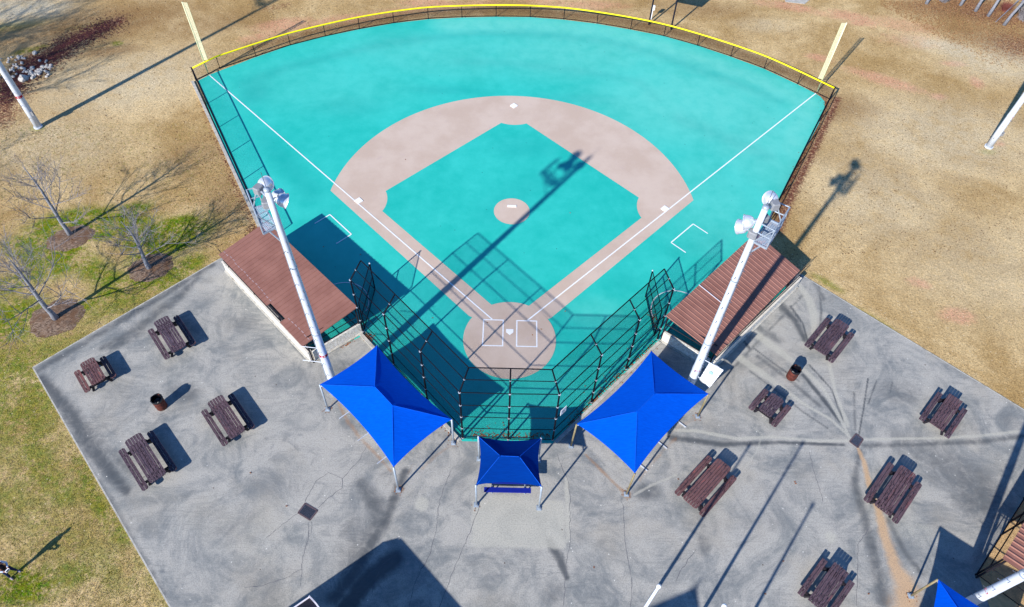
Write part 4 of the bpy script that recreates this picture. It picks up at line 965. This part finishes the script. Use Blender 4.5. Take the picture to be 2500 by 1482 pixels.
def drain(cs, label):
    cs = [P(*q) for q in cs]; c = sum(cs, Vector())/4; e = empty('drain_grate', c, label=label, cat='drain', group='storm drain grates in the concrete')
    o = MB().face([q+Vector((0, 0, .003)) for q in cs]) ; m_ = MB(); m_.face([q+Vector((0, 0, .0035)) for q in cs][::-1]); m_.build('pit', M['pit'], e)
    r_ = MB()
    for i in range(4): r_.beam(cs[i]+Vector((0, 0, .012)), cs[(i+1) % 4]+Vector((0, 0, .012)), .07, .02)
    r_.build('rim', M['iron_rim'], e)
    b_ = MB()
    for i in range(1, 14): t = i/14; b_.beam(cs[0].lerp(cs[1], t)+Vector((0, 0, .01)), cs[3].lerp(cs[2], t)+Vector((0, 0, .01)), .022, .014)
    b_.build('bars', M['iron'], e)
drain([(745, 1229), (775, 1247), (757, 1270), (728, 1252)], 'square iron storm drain grate in the left half of the concrete')
drain([(2090, 1059), (2107, 1073), (2094, 1093), (2074, 1078)], 'square iron storm drain grate where the sand trail begins on the right')
lc = MB(); rr = random.Random(8); c_ = P(2093, 1080)
for i in range(60): a = rr.uniform(0, 6.3); x_, y_ = c_.x+rr.gauss(0, .12), c_.y+rr.gauss(0, .09); s_ = .03; lc.face([(x_+s_*math.cos(a+k*1.57), y_+s_*math.sin(a+k*1.57)*.7, .022+.001*(i % 5)) for k in range(4)])
M['leaf'] = simple('dry_leaf', (164, 104, 66), .8, 0, .2, .25, 9)

# ------------------------------------------------------------------ flagpoles
def flagpole(p_, H, label):
    e = empty('flagpole', p_, label=label, cat='flagpole', group='flagpoles at the bottom edge')
    MB().tube([p_, p_+Vector((0, 0, H*.5)), p_+Vector((0, 0, H))], [.085, .075, .055], 14).build('pole', M['white_steel'], e, True)
    MB().lathe([(0, .13), (.05, .12), (.085, .06), (.09, 0), (.085, -.06), (.05, -.1), (.04, -.14)], 14, p_+Vector((0, 0, H+.05))).build('finial', M['white_plastic'], e, True)
    MB().tube([p_, p_+Vector((0, 0, .12))], .16, 14).build('base_collar', M['white_steel'], e)
flagpole(Vector((5.74, -16.33, 0)), 7.3, 'white flagpole rising from the bottom edge, its upper shaft and cap in view')
flagpole(Vector((7.84, -17.21, 0)), 8.15, 'white flagpole of which only the cap shows at the bottom edge')
flagpole(Vector((8.4, -19.56, 0)), 7.3, 'white flagpole standing behind the two others, outside the frame')

# ------------------------------------------------------------------ clubhouse outside the bottom edge (its roof corner and shadows reach in)
cb = empty('clubhouse', (-6, -20, 0), label='building with dark roof and pale roof trim, only its corner showing at the bottom edge', cat='building')
E0 = Vector((-8.46, -15.71, 2.45)); dW = Vector((-.792, -.61, 0)); dE = Vector((.74, -.672, 0))
E2 = E0+dE*.5+Vector((0, 0, .45)); E3 = E2+Vector((.7071, -.7071, 0))*12; W1 = E0+dW*9; W2 = W1+Vector((.7071, -.7071, 0))*12.5
m_ = MB(); m_.face([E0, W1, W2, E3, E2][::1]); m_.face([q-Vector((0, 0, .14)) for q in (E0, E2, E3, W2, W1)])
m_.build('roof', M['dark_roof'], cb)
t_ = MB()
for a, b in ((E0, W1), (E0, E2), (E2, E3)): t_.beam(a+Vector((0, 0, -.03)), b+Vector((0, 0, -.03)), .06, .2)
t_.build('roof_trim', M['roof_trim'], cb)
wl = MB(); cw = [E0+Vector((0, -.9, 0)), E3+Vector((-.5, -.4, 0)), W2+Vector((.0, .5, 0)), W1+Vector((.8, 0, 0))]
wl.prism([(q.x, q.y) for q in cw], 0, 2.3); wl.build('wall', M['block_plain'], cb)
Rp = P(1700, 1432)-SH*0; hgt_ = 8.0; A1 = P(1700, 1432)-Vector((SH.x, SH.y, 0))*hgt_; A1.z = hgt_
A2 = P(1586, 1481)-Vector((SH.x, SH.y, 0))*hgt_; A2.z = hgt_; A3 = P(1708, 1482)-Vector((SH.x, SH.y, 0))*hgt_; A3.z = hgt_
dA, dB_ = (A2-A1).normalized(), (A3-A1).normalized()
t2 = empty('tower_house', (A1.x-2, A1.y-3, 0), label='tall building outside the bottom edge whose roof throws the shadow beside the flagpoles', cat='building')
pl = [A1, A1+dA*5, A1+dA*5+dB_*6, A1+dB_*6]
MB().prism([(q.x, q.y) for q in pl], hgt_-.25, hgt_).build('roof', M['dark_roof'], t2)
ce = sum(pl, Vector())/4; MB().prism([((q.x-ce.x)*.86+ce.x, (q.y-ce.y)*.86+ce.y) for q in pl], 0, hgt_-.26).build('wall', M['block_plain'], t2)
MB().tube([A1+Vector((-.15, -.2, 0)), A1+Vector((-.15, -.2, .55))], [.06, .01], 6).build('finial', M['galv'], t2)

# ------------------------------------------------------------------ second field at the right edge
dirt2 = MB().prism([(22.95, -13.35), (30.5, -5.8), (38, -13.5), (25.4, -20), (22.9, -15.4)], -.03, .012)
M['tan_dirt'] = simple('tan_infield_dirt', (222, 184, 132), .95, 0, .1, .14, 4, .4)
structure(dirt2.build('second_field', M['tan_dirt']))
def tall_fence(pts, h, label, nrail=(0.1, 1.25, 2.4), n=3.0):
    e = empty('field_fence', pts[0], label=label, cat='fence'); m_ = MB()
    for a, b in zip(pts, pts[1:]):
        mesh_panel(m_, a, b, 0, h); k = max(1, round((b-a).length/n))
        for i in range(k+1):
            q = a.lerp(b, i/k)
            if i or a is pts[0]: MB().tube([q, q+Vector((0, 0, h+.05))], .045, 8).build('post', M['black'], e)
    for z_ in nrail: MB().tube([q+Vector((0, 0, z_)) for q in pts], .03, 6).build('rail', M['black'], e)
    m_.build('chain_link', M['link_far'], e); return e
f2 = Vector((22.81, -13.39, 0))
tall_fence([f2+Vector((8.0, 7.9, 0)), f2, f2+Vector((4.4, -4.1, 0))], 2.45, 'tall black chain-link fence round the second field at the bottom right')
e = empty('second_dugout', (25, -12, 0), label='pinkish metal roof of the second field dugout at the right edge', cat='dugout')
m_ = MB(); K = Vector((22.95, -13.15, 2.5)); ux = Vector((.7, .714, 0)); vx = Vector((.714, -.7, 0))
K = P(2442, 1364, 2.5)+Vector((.1, 0, 0)); nr = 26
for i in range(nr):
    for a_, b_, h0, h1 in ((0, .7, 0, 0), (.7, .78, 0, .05), (.78, .9, .05, .05), (.9, 1, .05, 0)):
        a = K+ux*(i+a_)*.3+Vector((0, 0, h0)); b = K+ux*(i+b_)*.3+Vector((0, 0, h1)); dz = Vector((0, 0, .35)); m_.face([a, a+vx*3.4+dz, b+vx*3.4+dz, b])
m_.build('roof', M['roof'], e)
for i in (0, 13, 26):
    for q_ in (.15, 3.3): q = K+ux*i*.3*.99+vx*q_; MB().tube([(q.x, q.y, 0), (q.x, q.y, 2.5)], .05, 8).build('post', M['dark_frame'], e)

# ------------------------------------------------------------------ scoreboard and meter post beyond the outfield
s1, s2 = P(1584, 60), P(1638, 71)
e = empty('scoreboard', (s1+s2)/2, label='scoreboard on two dark posts beyond the outfield fence, its board above the frame', cat='scoreboard')
for q in (s1, s2): MB().tube([q, q+Vector((0, 0, 4.4))], .07, 10).build('post', M['dark_roof'], e)
dd = (s2-s1).normalized(); MB().box((s1+s2)/2+Vector((0, 0, 3.7))+dd*.1, (2.4, .16, 1.5), (dd, Vector((-dd.y, dd.x, 0)), Vector((0, 0, 1)))).build('board', M['dark_roof'], e)
q = P(1589, 47)
e = empty('meter_box', q, label='small white meter box on a post beside the left scoreboard post', cat='meter box')
MB().box(q+Vector((0, 0, .5)), (.09, .07, 1.0)).build('post', M['white_plastic'], e); MB().box(q+Vector((0, -.02, 1.1)), (.3, .16, .4)).build('cabinet', M['white_plastic'], e)
q = P(1960, 4); structure(MB().prism([(q.x-1.5, q.y+1.2), (q.x-1.6, q.y-.1), (q.x+.1, q.y-.35), (q.x+1.4, q.y+1.2)], -.05, -.01).build('concrete_pad', M['concrete_kerb']))

# ------------------------------------------------------------------ trees
def bare_tree(p_, H, lean, label, seed, spread_=1.0, dense=1.0, r0=.13, name='bare_tree', group='bare young trees in mulch rings', lowest=.22):
    rr = random.Random(seed); e = empty(name, p_, label=label, cat='tree', group=group)
    tr = MB(); pts = []; n = 9; d = Vector((lean[0], lean[1], 1)).normalized(); q = p_.copy()-Vector((0, 0, .1))
    for i in range(n+1):
        pts.append(q.copy()); q += d*(H/n); d = (d+Vector((rr.uniform(-.1, .1), rr.uniform(-.1, .1), .03))).normalized()
    rad = [r0*(1.35 if i == 0 else 1)*(1-i/n)**.8+.012 for i in range(n+1)]
    tr.tube(pts, rad, 10); tr.build('trunk', M['bark'], e, True)
    cr_ = MB()
    def branch(a, d, L_, r_, lev):
        ns = 5 if lev < 3 else 3; pp = [a]; dd_ = d.normalized()
        for i in range(ns):
            dd_ = (dd_+Vector((rr.gauss(0, .09), rr.gauss(0, .09), rr.gauss(.05, .07)))).normalized(); pp.append(pp[-1]+dd_*L_/ns)
        cr_.tube(pp, [max(.0028, r_*(1-.75*i/ns)) for i in range(ns+1)], 5 if lev < 2 else 3, False)
        if lev >= 3 or L_ < .2: return
        k = int(round((7.5 if lev == 1 else 6 if lev == 2 else 3.4)*dense))
        for j in range(k):
            t = rr.uniform(.25, 1); i = min(int(t*ns), ns-1); a2 = pp[i].lerp(pp[i+1], t*ns-i)
            ax_ = Vector((rr.gauss(0, 1), rr.gauss(0, 1), rr.gauss(.25, .7))).normalized()
            branch(a2, (dd_*.9+ax_*.85), L_*rr.uniform(.38, .62), r_*.5, lev+1)
    nb = int(15*dense)
    for j in range(nb):
        t = lowest+(.96-lowest)*j/nb+rr.uniform(-.03, .03); i = min(int(t*n), n-1); a = pts[i].lerp(pts[i+1], t*n-i)
        an = j*2.4+rr.uniform(-.4, .4); L_ = H*(.42*(1-t)+.13)*rr.uniform(.8, 1.2)*spread_
        branch(a, Vector((math.cos(an), math.sin(an), rr.uniform(.35, .95))), L_, rad[i]*.30+.003, 1)
    cr_.build('crown', M['twig'], e); return e
bare_tree(P(172, 573), 5.9, (-.03, .0), 'bare young tree in the mulch ring farthest up the left lawn', 11)
bare_tree(P(365, 655), 4.6, (-.06, .02), 'bare young tree in the mulch ring nearest the left dugout', 23, 1.25)
bare_tree(P(137, 778), 6.2, (-.02, .0), 'bare young tree in the mulch ring nearest the concrete corner', 37, 1.25, 1.1, .15)
for k, (q, rx, ry, lab) in enumerate(((P(172, 580), 1.55, 1.15, 'oval brown mulch bed round the farthest young tree'), (P(368, 652), 1.5, 1.25, 'oval brown mulch bed round the young tree nearest the left dugout'), (P(137, 775), 1.65, 1.5, 'oval brown mulch bed round the young tree nearest the concrete corner'))):
    m_ = MB(); rr = random.Random(k); rings = 7; n = 40; amp = [rr.uniform(.93, 1.08) for _ in range(n)]
    V = []
    for i in range(rings+1):
        f_ = i/rings
        for j in range(n):
            a = 2*math.pi*j/n; am = 1+(amp[j]-1)*f_; x_, y_ = rx*f_*am*math.cos(a), ry*f_*am*math.sin(a)
            V.append((x_, y_, .09*(1-f_**2)+rr.uniform(-.012, .012)*(f_ < 1)-.04*f_))
    m_.v = V
    for i in range(rings):
        for j in range(n): a, b = i*n+j, i*n+(j+1) % n; m_.f.append((a, a+n, b+n, b)); m_.uv += [(0, 0)]*4
    o = m_.build('mulch_bed', M['mulch']); o.location = (q.x, q.y, -.012); o.rotation_euler = (0, 0, R(28)); tag(o, lab, 'mulch bed', 'mulch beds round the young trees')
# woodland edge at the top right and shade trees beyond the left edge
for k, (px, py, H, ln, lab) in enumerate(((2262, 8, 7, (.12, .1), 'slim grey trunk at the top edge, leftmost of the woodland trunks at the top right'), (2345, 12, 8, (.1, .06), 'slim grey trunk second from the left among the woodland trunks at the top right'),
        (2382, 26, 9, (.08, .1), 'grey trunk third from the left among the woodland trunks at the top right'), (2413, 38, 9, (.1, .06), 'grey trunk fourth from the left among the woodland trunks at the top right'), (2452, 60, 10, (.12, .0), 'thickest grey trunk nearest the corner at the top right'), (2488, 20, 9, (.05, .1), 'grey trunk in the top right corner behind the thickest one'))):
    bare_tree(P(px, py), H, ln, lab, 50+k, .6, .5, .12, 'woodland_tree', 'woodland trunks at the top right', .5)
ob = P(2430, 55); e = MB().tube([ob+Vector((0, 0, .05)), P(2478, 14)+Vector((0, 0, .5)), P(2486, 2)+Vector((0, 0, 1.6))], [.03, .06, .05], 7).build('fallen_branch', M['bark']); tag(e, 'pale fallen branch leaning across the thickest trunk at the top right', 'branch')
for k, (x_, y_, H) in enumerate(((-46.5, 15.5, 11), (-51.5, 20.5, 12), (-45.5, 3.5, 9), (-54, 13, 12))):
    bare_tree(Vector((x_, y_, 0)), H, (0, 0), 'large bare shade tree beyond the left edge of the lawn', 90+k, 1.3, 1.35 if k != 2 else .9, .22, 'shade_tree', 'shade trees beyond the left edge', .3)
def shrub(p_, h, label, seed, mat, n=260):
    rr = random.Random(seed); m_ = MB()
    for i in range(n):
        a = rr.uniform(0, 6.28); u = rr.uniform(.1, 1); d = Vector((math.cos(a)*u*.8, math.sin(a)*u*.8, rr.uniform(.5, 1.2))).normalized()
        q0 = p_+Vector((rr.gauss(0, .12*h), rr.gauss(0, .12*h), 0)); L_ = h*rr.uniform(.5, 1.1); q1 = q0+d*L_*.5+Vector((rr.gauss(0, .05), rr.gauss(0, .05), 0)); q2 = q1+(d+Vector((rr.gauss(0, .3), rr.gauss(0, .3), 0)))*L_*.5
        m_.tube([q0, q1, q2], [.012, .009, .004], 3, False)
    o = m_.build('shrub', mat); tag(o, label, 'shrub', 'bare shrubs at the top right')
shrub(P(2303, 2), 1.3, 'bare grey shrub at the top edge left of the woodland trunks', 1, M['twig']); shrub(P(2498, 48), 1.6, 'bare grey shrub at the right edge below the thickest trunk', 2, M['twig'])
M['red_twig'] = simple('reddish_twig', (120, 66, 60), .9); shrub(P(2452, 26), .9, 'reddish bare shrub between the woodland trunks', 3, M['red_twig'], 200)

# ------------------------------------------------------------------ rocks in the drainage swale
rr = random.Random(5); proto = []
for k in range(5):
    bm = bmesh.new(); bmesh.ops.create_icosphere(bm, subdivisions=2, radius=1)
    for v in bm.verts: v.co = Vector((v.co.x*rr.uniform(.8, 1.15), v.co.y*rr.uniform(.8, 1.15), v.co.z*rr.uniform(.6, .8)))
    for _ in range(6):
        nn = Vector((rr.gauss(0, 1), rr.gauss(0, 1), rr.gauss(0, .8))).normalized()
        for v in bm.verts:
            dd_ = v.co.dot(nn)-.68
            if dd_ > 0: v.co -= nn*dd_
    me = bpy.data.meshes.new('rock'); bm.to_mesh(me); bm.free(); me.materials.append(M['rock']); proto.append(me)
def rock(px, py, s, label='pale angular rock in the leaf-filled drainage patch by the far left light pole', group='pale rocks in the drainage patch'):
    o = bpy.data.objects.new('rock', rr.choice(proto)); C.objects.link(o); q = P(px, py); o.location = (q.x, q.y, s*.2-.02); o.scale = (s*rr.uniform(.8, 1.3), s*rr.uniform(.7, 1.1), s); o.rotation_euler = (rr.uniform(-.3, .3), rr.uniform(-.3, .3), rr.uniform(0, 6)); tag(o, label, 'rock', group); return o
for i in range(34): rock(rr.gauss(36, 15), rr.gauss(165, 17), rr.uniform(.08, .16))
for i in range(52): u = rr.uniform(0, 1); rock(60+60*u+rr.gauss(0, 7), 188-24*u+rr.gauss(0, 7), rr.uniform(.08, .19))
for i in range(14): rock(rr.uniform(45, 125), rr.uniform(140, 200), rr.uniform(.1, .18))
rock(58, 194, .46, 'largest pale rock, wedge-shaped, at the lower edge of the drainage patch', 'pale rocks in the drainage patch')
rock(85, 130, .24, 'isolated white rock at the top of the drainage patch'); 

# ------------------------------------------------------------------ fallen leaves
def leaves(pts, name, label, mat):
    m_ = MB()
    for x_, y_, z_, s_ in pts:
        a = rr.uniform(0, 6.3); t1, t2 = rr.uniform(-.5, .5), rr.uniform(-.5, .5); c, s = math.cos(a), math.sin(a); qq = []
        for u, v in ((-1, 0), (-.3, .5), (.6, .45), (1, 0), (.5, -.5), (-.4, -.45)):
            u *= s_; v *= s_; qq.append((x_+u*c-v*s, y_+u*s+v*c, z_+abs(u*t1)+abs(v*t2)+.004))
        m_.face(qq)
    o = m_.build(name, mat); tag(o, label, 'leaves', kind='stuff'); return o
def line_pts(px, n, wd, z=0, s0=.03, s1=.06):
    q = [P(*a) if not isinstance(a, Vector) else a for a in px]; out = []
    for _ in range(n):
        i = rr.randrange(len(q)-1); c = q[i].lerp(q[i+1], rr.random()); out.append((c.x+rr.gauss(0, wd), c.y+rr.gauss(0, wd), z, rr.uniform(s0, s1)))
    return out
lv = line_pts([(888, 818), (905, 830)], 130, .14)+line_pts([(870, 822), (850, 838), (830, 850)], 40, .06)+line_pts([(905, 880), (930, 860)], 14, .3)
lv += line_pts([(1150, 1060), (1250, 1066), (1345, 1062)], 180, .1, .005)+line_pts([(1180, 1060), (1250, 1064)], 40, .4, .005)+line_pts([(1390, 1040), (1480, 950), (1600, 840)], 420, .12, .005)
lv += line_pts([(960, 900), (1030, 985), (1100, 1060)], 220, .12, .005)+line_pts([(1440, 980), (1560, 870)], 60, .35, .005)+line_pts([(1590, 760), (1600, 800)], 60, .15, .005)
lv += line_pts([(975, 1195)], 0, 0) if 0 else []
for c_ in ((973, 1196), (1107, 1082), (1530, 1206), (1703, 1017), (800, 1000), (2225, 1452), (1163, 1233)): q = P(*c_); lv += [(q.x+rr.gauss(0, .13), q.y+rr.gauss(0, .13), .005, .035) for _ in range(16)]
lv += [(P(x_, y_).x, P(x_, y_).y, .005, .06) for x_, y_ in ((700, 1236), (612, 1155), (1656, 1170), (1940, 1177), (1942, 1181), (1868, 1450), (1912, 1370), (1450, 1385), (2120, 1450), (1380, 760), (1056, 776), (1300, 818), (1322, 804), (1190, 788), (990, 390), (1392, 520), (880, 622), (790, 603))]
leaves(lv, 'fallen_leaves', 'dry brown leaves gathered along the backstop and on the concrete', M['leaf'])
lv = line_pts([(1985, 232), (2010, 250), (2000, 300), (1960, 380), (1930, 440), (1895, 530)], 1000, .15, -.02)+line_pts([(497, 250), (540, 370), (590, 480), (622, 565)], 350, .2, -.03)+line_pts([(612, 560), (632, 572)], 160, .25, -.03)
lv += line_pts([(560, 165), (790, 95), (1045, 50), (1255, 44), (1500, 68), (1702, 114), (1900, 190)], 900, .16, -.02, .025, .045)
leaves(lv, 'leaf_litter', 'dark brown leaf litter along the outfield and side fences', simple('litter', (126, 74, 58), .9, 0, .2, .3, 9))
lv = line_pts([(0, 250), (30, 200), (70, 175), (110, 150), (160, 108), (215, 85), (280, 55)], 5200, .75, -.03, .04, .085)
leaves(lv, 'swale_leaves', 'deep plum-brown leaves filling the drainage patch at the upper left', simple('plum_litter', (104, 58, 58), .9, 0, .2, .35, 9))
lv = [(P(x_, y_).x, P(x_, y_).y, -.03, rr.uniform(.04, .08)) for x_, y_ in ((rr.uniform(2150, 2500), rr.triangular(0, 170, 0)) for _ in range(6500)) if y_ < (x_-2150)*.55+12]
leaves(lv, 'woodland_leaves', 'tan leaf litter on the ground under the woodland trunks at the top right', simple('tan_litter', (196, 146, 98), .9, 0, .2, .4, 9))
lv = [(P(x_, y_).x, P(x_, y_).y, -.03, rr.uniform(.025, .06)) for x_, y_ in [(rr.uniform(0, 640), rr.uniform(0, 640)) for _ in range(1800)]+[(rr.uniform(600, 2500), rr.uniform(0, 110)) for _ in range(2200)]+[(rr.uniform(1930, 2500), rr.uniform(80, 620)) for _ in range(1800)]]
def infield_(x_, y_): return (abs(x_) < 25.6-(23.6-min(y_, 23.6))*.56 and y_ > 6 and y_ < 24) or (y_ >= 24 and x_*x_+(y_-3.6)**2 < 30.3**2 and abs(x_) < 25.5)
lv = [q for q in lv if not infield_(q[0], q[1]) and not (q[1] < 6.5 and abs(q[0]) < 19)]
leaves(lv, 'scattered_leaves', 'small brown leaves scattered over the dormant lawn', simple('scatter_leaf', (112, 78, 52), .9, 0, .2, .3, 9))

# ------------------------------------------------------------------ grass tufts (one mass of short blades)
def tufts():
    n = 52000; g_ = np.random.RandomState(4)
    px = g_.uniform(-40, 660, n); py = g_.uniform(300, 1520, n)
    V, Fc = [], []; cnt = 0
    e0, e1_ = padP[0], padP[1]
    for a, b in zip(px, py):
        if a > 560 and b > 560: continue
        q = P(a, b); x_, y_ = q.x, q.y
        if x_ > -16.5 and y_ > 3: continue
        # outside the concrete
        u = (x_-padP[0].x)*d1.y-(y_-padP[0].y)*d1.x
        inside = (x_-y_*0 > -60) and ((x_-padP[0].x)*(-d1.y)+(y_-padP[0].y)*d1.x > -.05) and (y_-padP[0].y < (x_-padP[0].x)*(padP[6].y-padP[0].y)/(padP[6].x-padP[0].x)+.05)
        if inside: continue
        if y_ > 5 and x_ > -25.9+(23.6-y_)*.56: continue
        for _ in range(3):
            an = g_.uniform(0, 6.28); h_ = g_.uniform(.03, .075); w_ = g_.uniform(.006, .014); ox, oy = g_.normal(0, .05, 2); lx, ly = math.cos(an)*h_*.7, math.sin(an)*h_*.7
            X_, Y_ = x_+ox, y_+oy; V += [(X_-w_*math.sin(an), Y_+w_*math.cos(an), -.036), (X_+w_*math.sin(an), Y_-w_*math.cos(an), -.036), (X_+lx, Y_+ly, h_-.036)]; Fc.append((cnt, cnt+1, cnt+2)); cnt += 3
    me = bpy.data.meshes.new('grass'); me.from_pydata(V, [], Fc); m, t, b = newmat('grass_blades', .9, 0, .1); g = N(t)
    c = g.mix(g.rng(g.noise(1.1, 4), .35, .65), lin((178, 156, 106)), lin((128, 128, 48))); t.links.new(c, b.inputs['Base Color']); me.materials.append(m)
    o = bpy.data.objects.new('grass', me); C.objects.link(o); tag(o, 'short sparse grass blades on the left lawn', 'grass', kind='stuff')
tufts()

# ------------------------------------------------------------------ person with a remote control
def skin_mesh(name, chains, mat, parent, sub=1, rots=None):
    """chains: lists of (point, radius); chains whose first point repeats an earlier point are joined there"""
    vs, ed, rad, idx, roots = [], [], [], {}, []
    for ch in chains:
        prev = None
        for p_, r_ in ch:
            k = tuple(round(c, 4) for c in p_)
            new = k not in idx
            if new: idx[k] = len(vs); vs.append(p_); rad.append(r_)
            if prev is not None and prev != idx[k] and (prev, idx[k]) not in ed: ed.append((prev, idx[k]))
            elif prev is None and new: roots.append(idx[k])
            prev = idx[k]
    me = bpy.data.meshes.new(name); me.from_pydata(vs, ed, []); o = bpy.data.objects.new(name, me); C.objects.link(o)
    o.modifiers.new('skin', 'SKIN'); 
    if not me.skin_vertices: 
        bm = bmesh.new(); bm.from_mesh(me); bm.verts.layers.skin.verify(); bm.to_mesh(me); bm.free()
    for i, sv in enumerate(me.skin_vertices[0].data):
        r_ = rad[i]; sv.radius = r_ if hasattr(r_, '__len__') else (r_, r_); sv.use_root = i in roots
    o.modifiers['skin'].use_smooth_shade = True
    s_ = o.modifiers.new('sub', 'SUBSURF'); s_.levels = sub; s_.render_levels = sub
    me.materials.append(mat); o.parent = parent; return o
pr_ = empty('person', (-23.1, -14.33, -.03), R(-25), label='person in black vest, pale sleeves and jeans holding a white remote control', cat='person')
# local frame: +x forward, +y left
def leg(s): return [((0, 0, .95), (.15, .13)), ((.0, s*.1, .86), (.095, .1)), ((.03 if s > 0 else -.02, s*.14, .5), (.062, .065)), ((0 if s > 0 else -.03, s*.19, .1), (.042, .045))]
def foot(s): bx = 0 if s > 0 else -.03; return [((bx, s*.19, .1), (.042, .045)), ((bx-.03, s*.19, .045), .04), ((bx+.09, s*.2, .04), .042), ((bx+.19, s*.21, .03), .03)]
def arm(s): return [((0, 0, 1.38), (.13, .12)), ((0, s*.17, 1.41), .062), ((.02, s*.235, 1.13), .044), ((.26, s*.1, 1.12), .032)]
torso = [((0, 0, .95), (.15, .13)), ((0, 0, 1.15), (.145, .11)), ((0, 0, 1.38), (.13, .12)), ((.01, 0, 1.5), (.055, .06)), ((.03, 0, 1.58), (.07, .072)), ((.035, 0, 1.68), (.095, .08)), ((.03, 0, 1.745), (.06, .06))]
ch = [torso]+[leg(s)+foot(s)[1:] for s in (-1, 1)]+[arm(s) for s in (-1, 1)]
for s in (-1, 1):
    w_ = (.26, s*.1, 1.12); palm = (.32, s*.09, 1.12)
    ch.append([(w_, .032), (palm, (.034, .02))])
    for k, (off, ln) in enumerate(((-.03, .06), (-.01, .075), (.01, .07), (.03, .055))):
        a0 = (.335, s*.09+off*.3, 1.12+off); ch.append([(palm, (.034, .02)), (a0, .011), ((.335+ln*.6, s*.08, 1.12+off), .009), ((.335+ln*.7, s*.055, 1.12+off*.9), .008)])
    ch.append([(palm, (.034, .02)), ((.31, s*.06, 1.15), .012), ((.34, s*.04, 1.165), .01)])
body = skin_mesh('body', ch, M['skin'], pr_)
def fat(chain, k): return [(p_, tuple(x*k for x in (r_ if hasattr(r_, '__len__') else (r_, r_)))) for p_, r_ in chain]
skin_mesh('trousers', [fat([((0, 0, 1.0), (.15, .13)), ((0, 0, .95), (.155, .135))]+leg(s)[1:], 1.16) for s in (-1, 1)], M['jeans'], pr_)
skin_mesh('vest', [fat([((0, 0, .93), (.155, .135)), ((0, 0, 1.15), (.15, .115)), ((0, 0, 1.4), (.15, .125)), ((0, 0, 1.46), (.09, .08))], 1.17)], M['vest'], pr_)
for s in (-1, 1): skin_mesh('sleeve', [fat([((0, s*.13, 1.41), .07)]+arm(s)[1:], 1.28)], M['sleeve'], pr_)
for s in (-1, 1): skin_mesh('shoe', [fat(foot(s)[1:], 1.22)], M['shoe'], pr_)
skin_mesh('hair', [[((.0, 0, 1.62), (.075, .082)), ((.0, 0, 1.70), (.1, .09)), ((.02, 0, 1.775), (.07, .07))]], M['hair'], pr_)
fa = MB()
for s in (-1, 1): fa.lathe([(0, .012), (.012, .006), (.014, 0)], 8, (.127, s*.032, 1.675), (Vector((0, 1, 0)), Vector((0, 0, 1)), Vector((1, 0, 0))))
o = fa.build('eyes', M['hair'], pr_); local(o)
fa = MB().tube([(.12, 0, 1.67), (.148, 0, 1.64), (.12, 0, 1.632)], [.01, .016, .008], 6).build('nose', M['skin'], pr_); local(fa)
rc = empty('remote_control', (-23.1, -14.33, -.03), R(-25), label='white remote control with screen held in both hands by the person', cat='remote control')
o = MB().prism(rounded(.065, .1, .03), 1.13, 1.17).build('case', M['white_plastic'], rc)
for v in o.data.vertices: v.co.x += .37
local(o)
o = MB().box((.42, 0, 1.2), (.012, .15, .1)).build('screen', M['window'], rc); local(o)
for s in (-1, 1):
    o = MB().tube([(.40, s*.06, 1.17), (.43, s*.07, 1.25)], .008, 6).build('antenna', M['dark_frame'], rc); local(o)
bpy.context.view_layer.update()
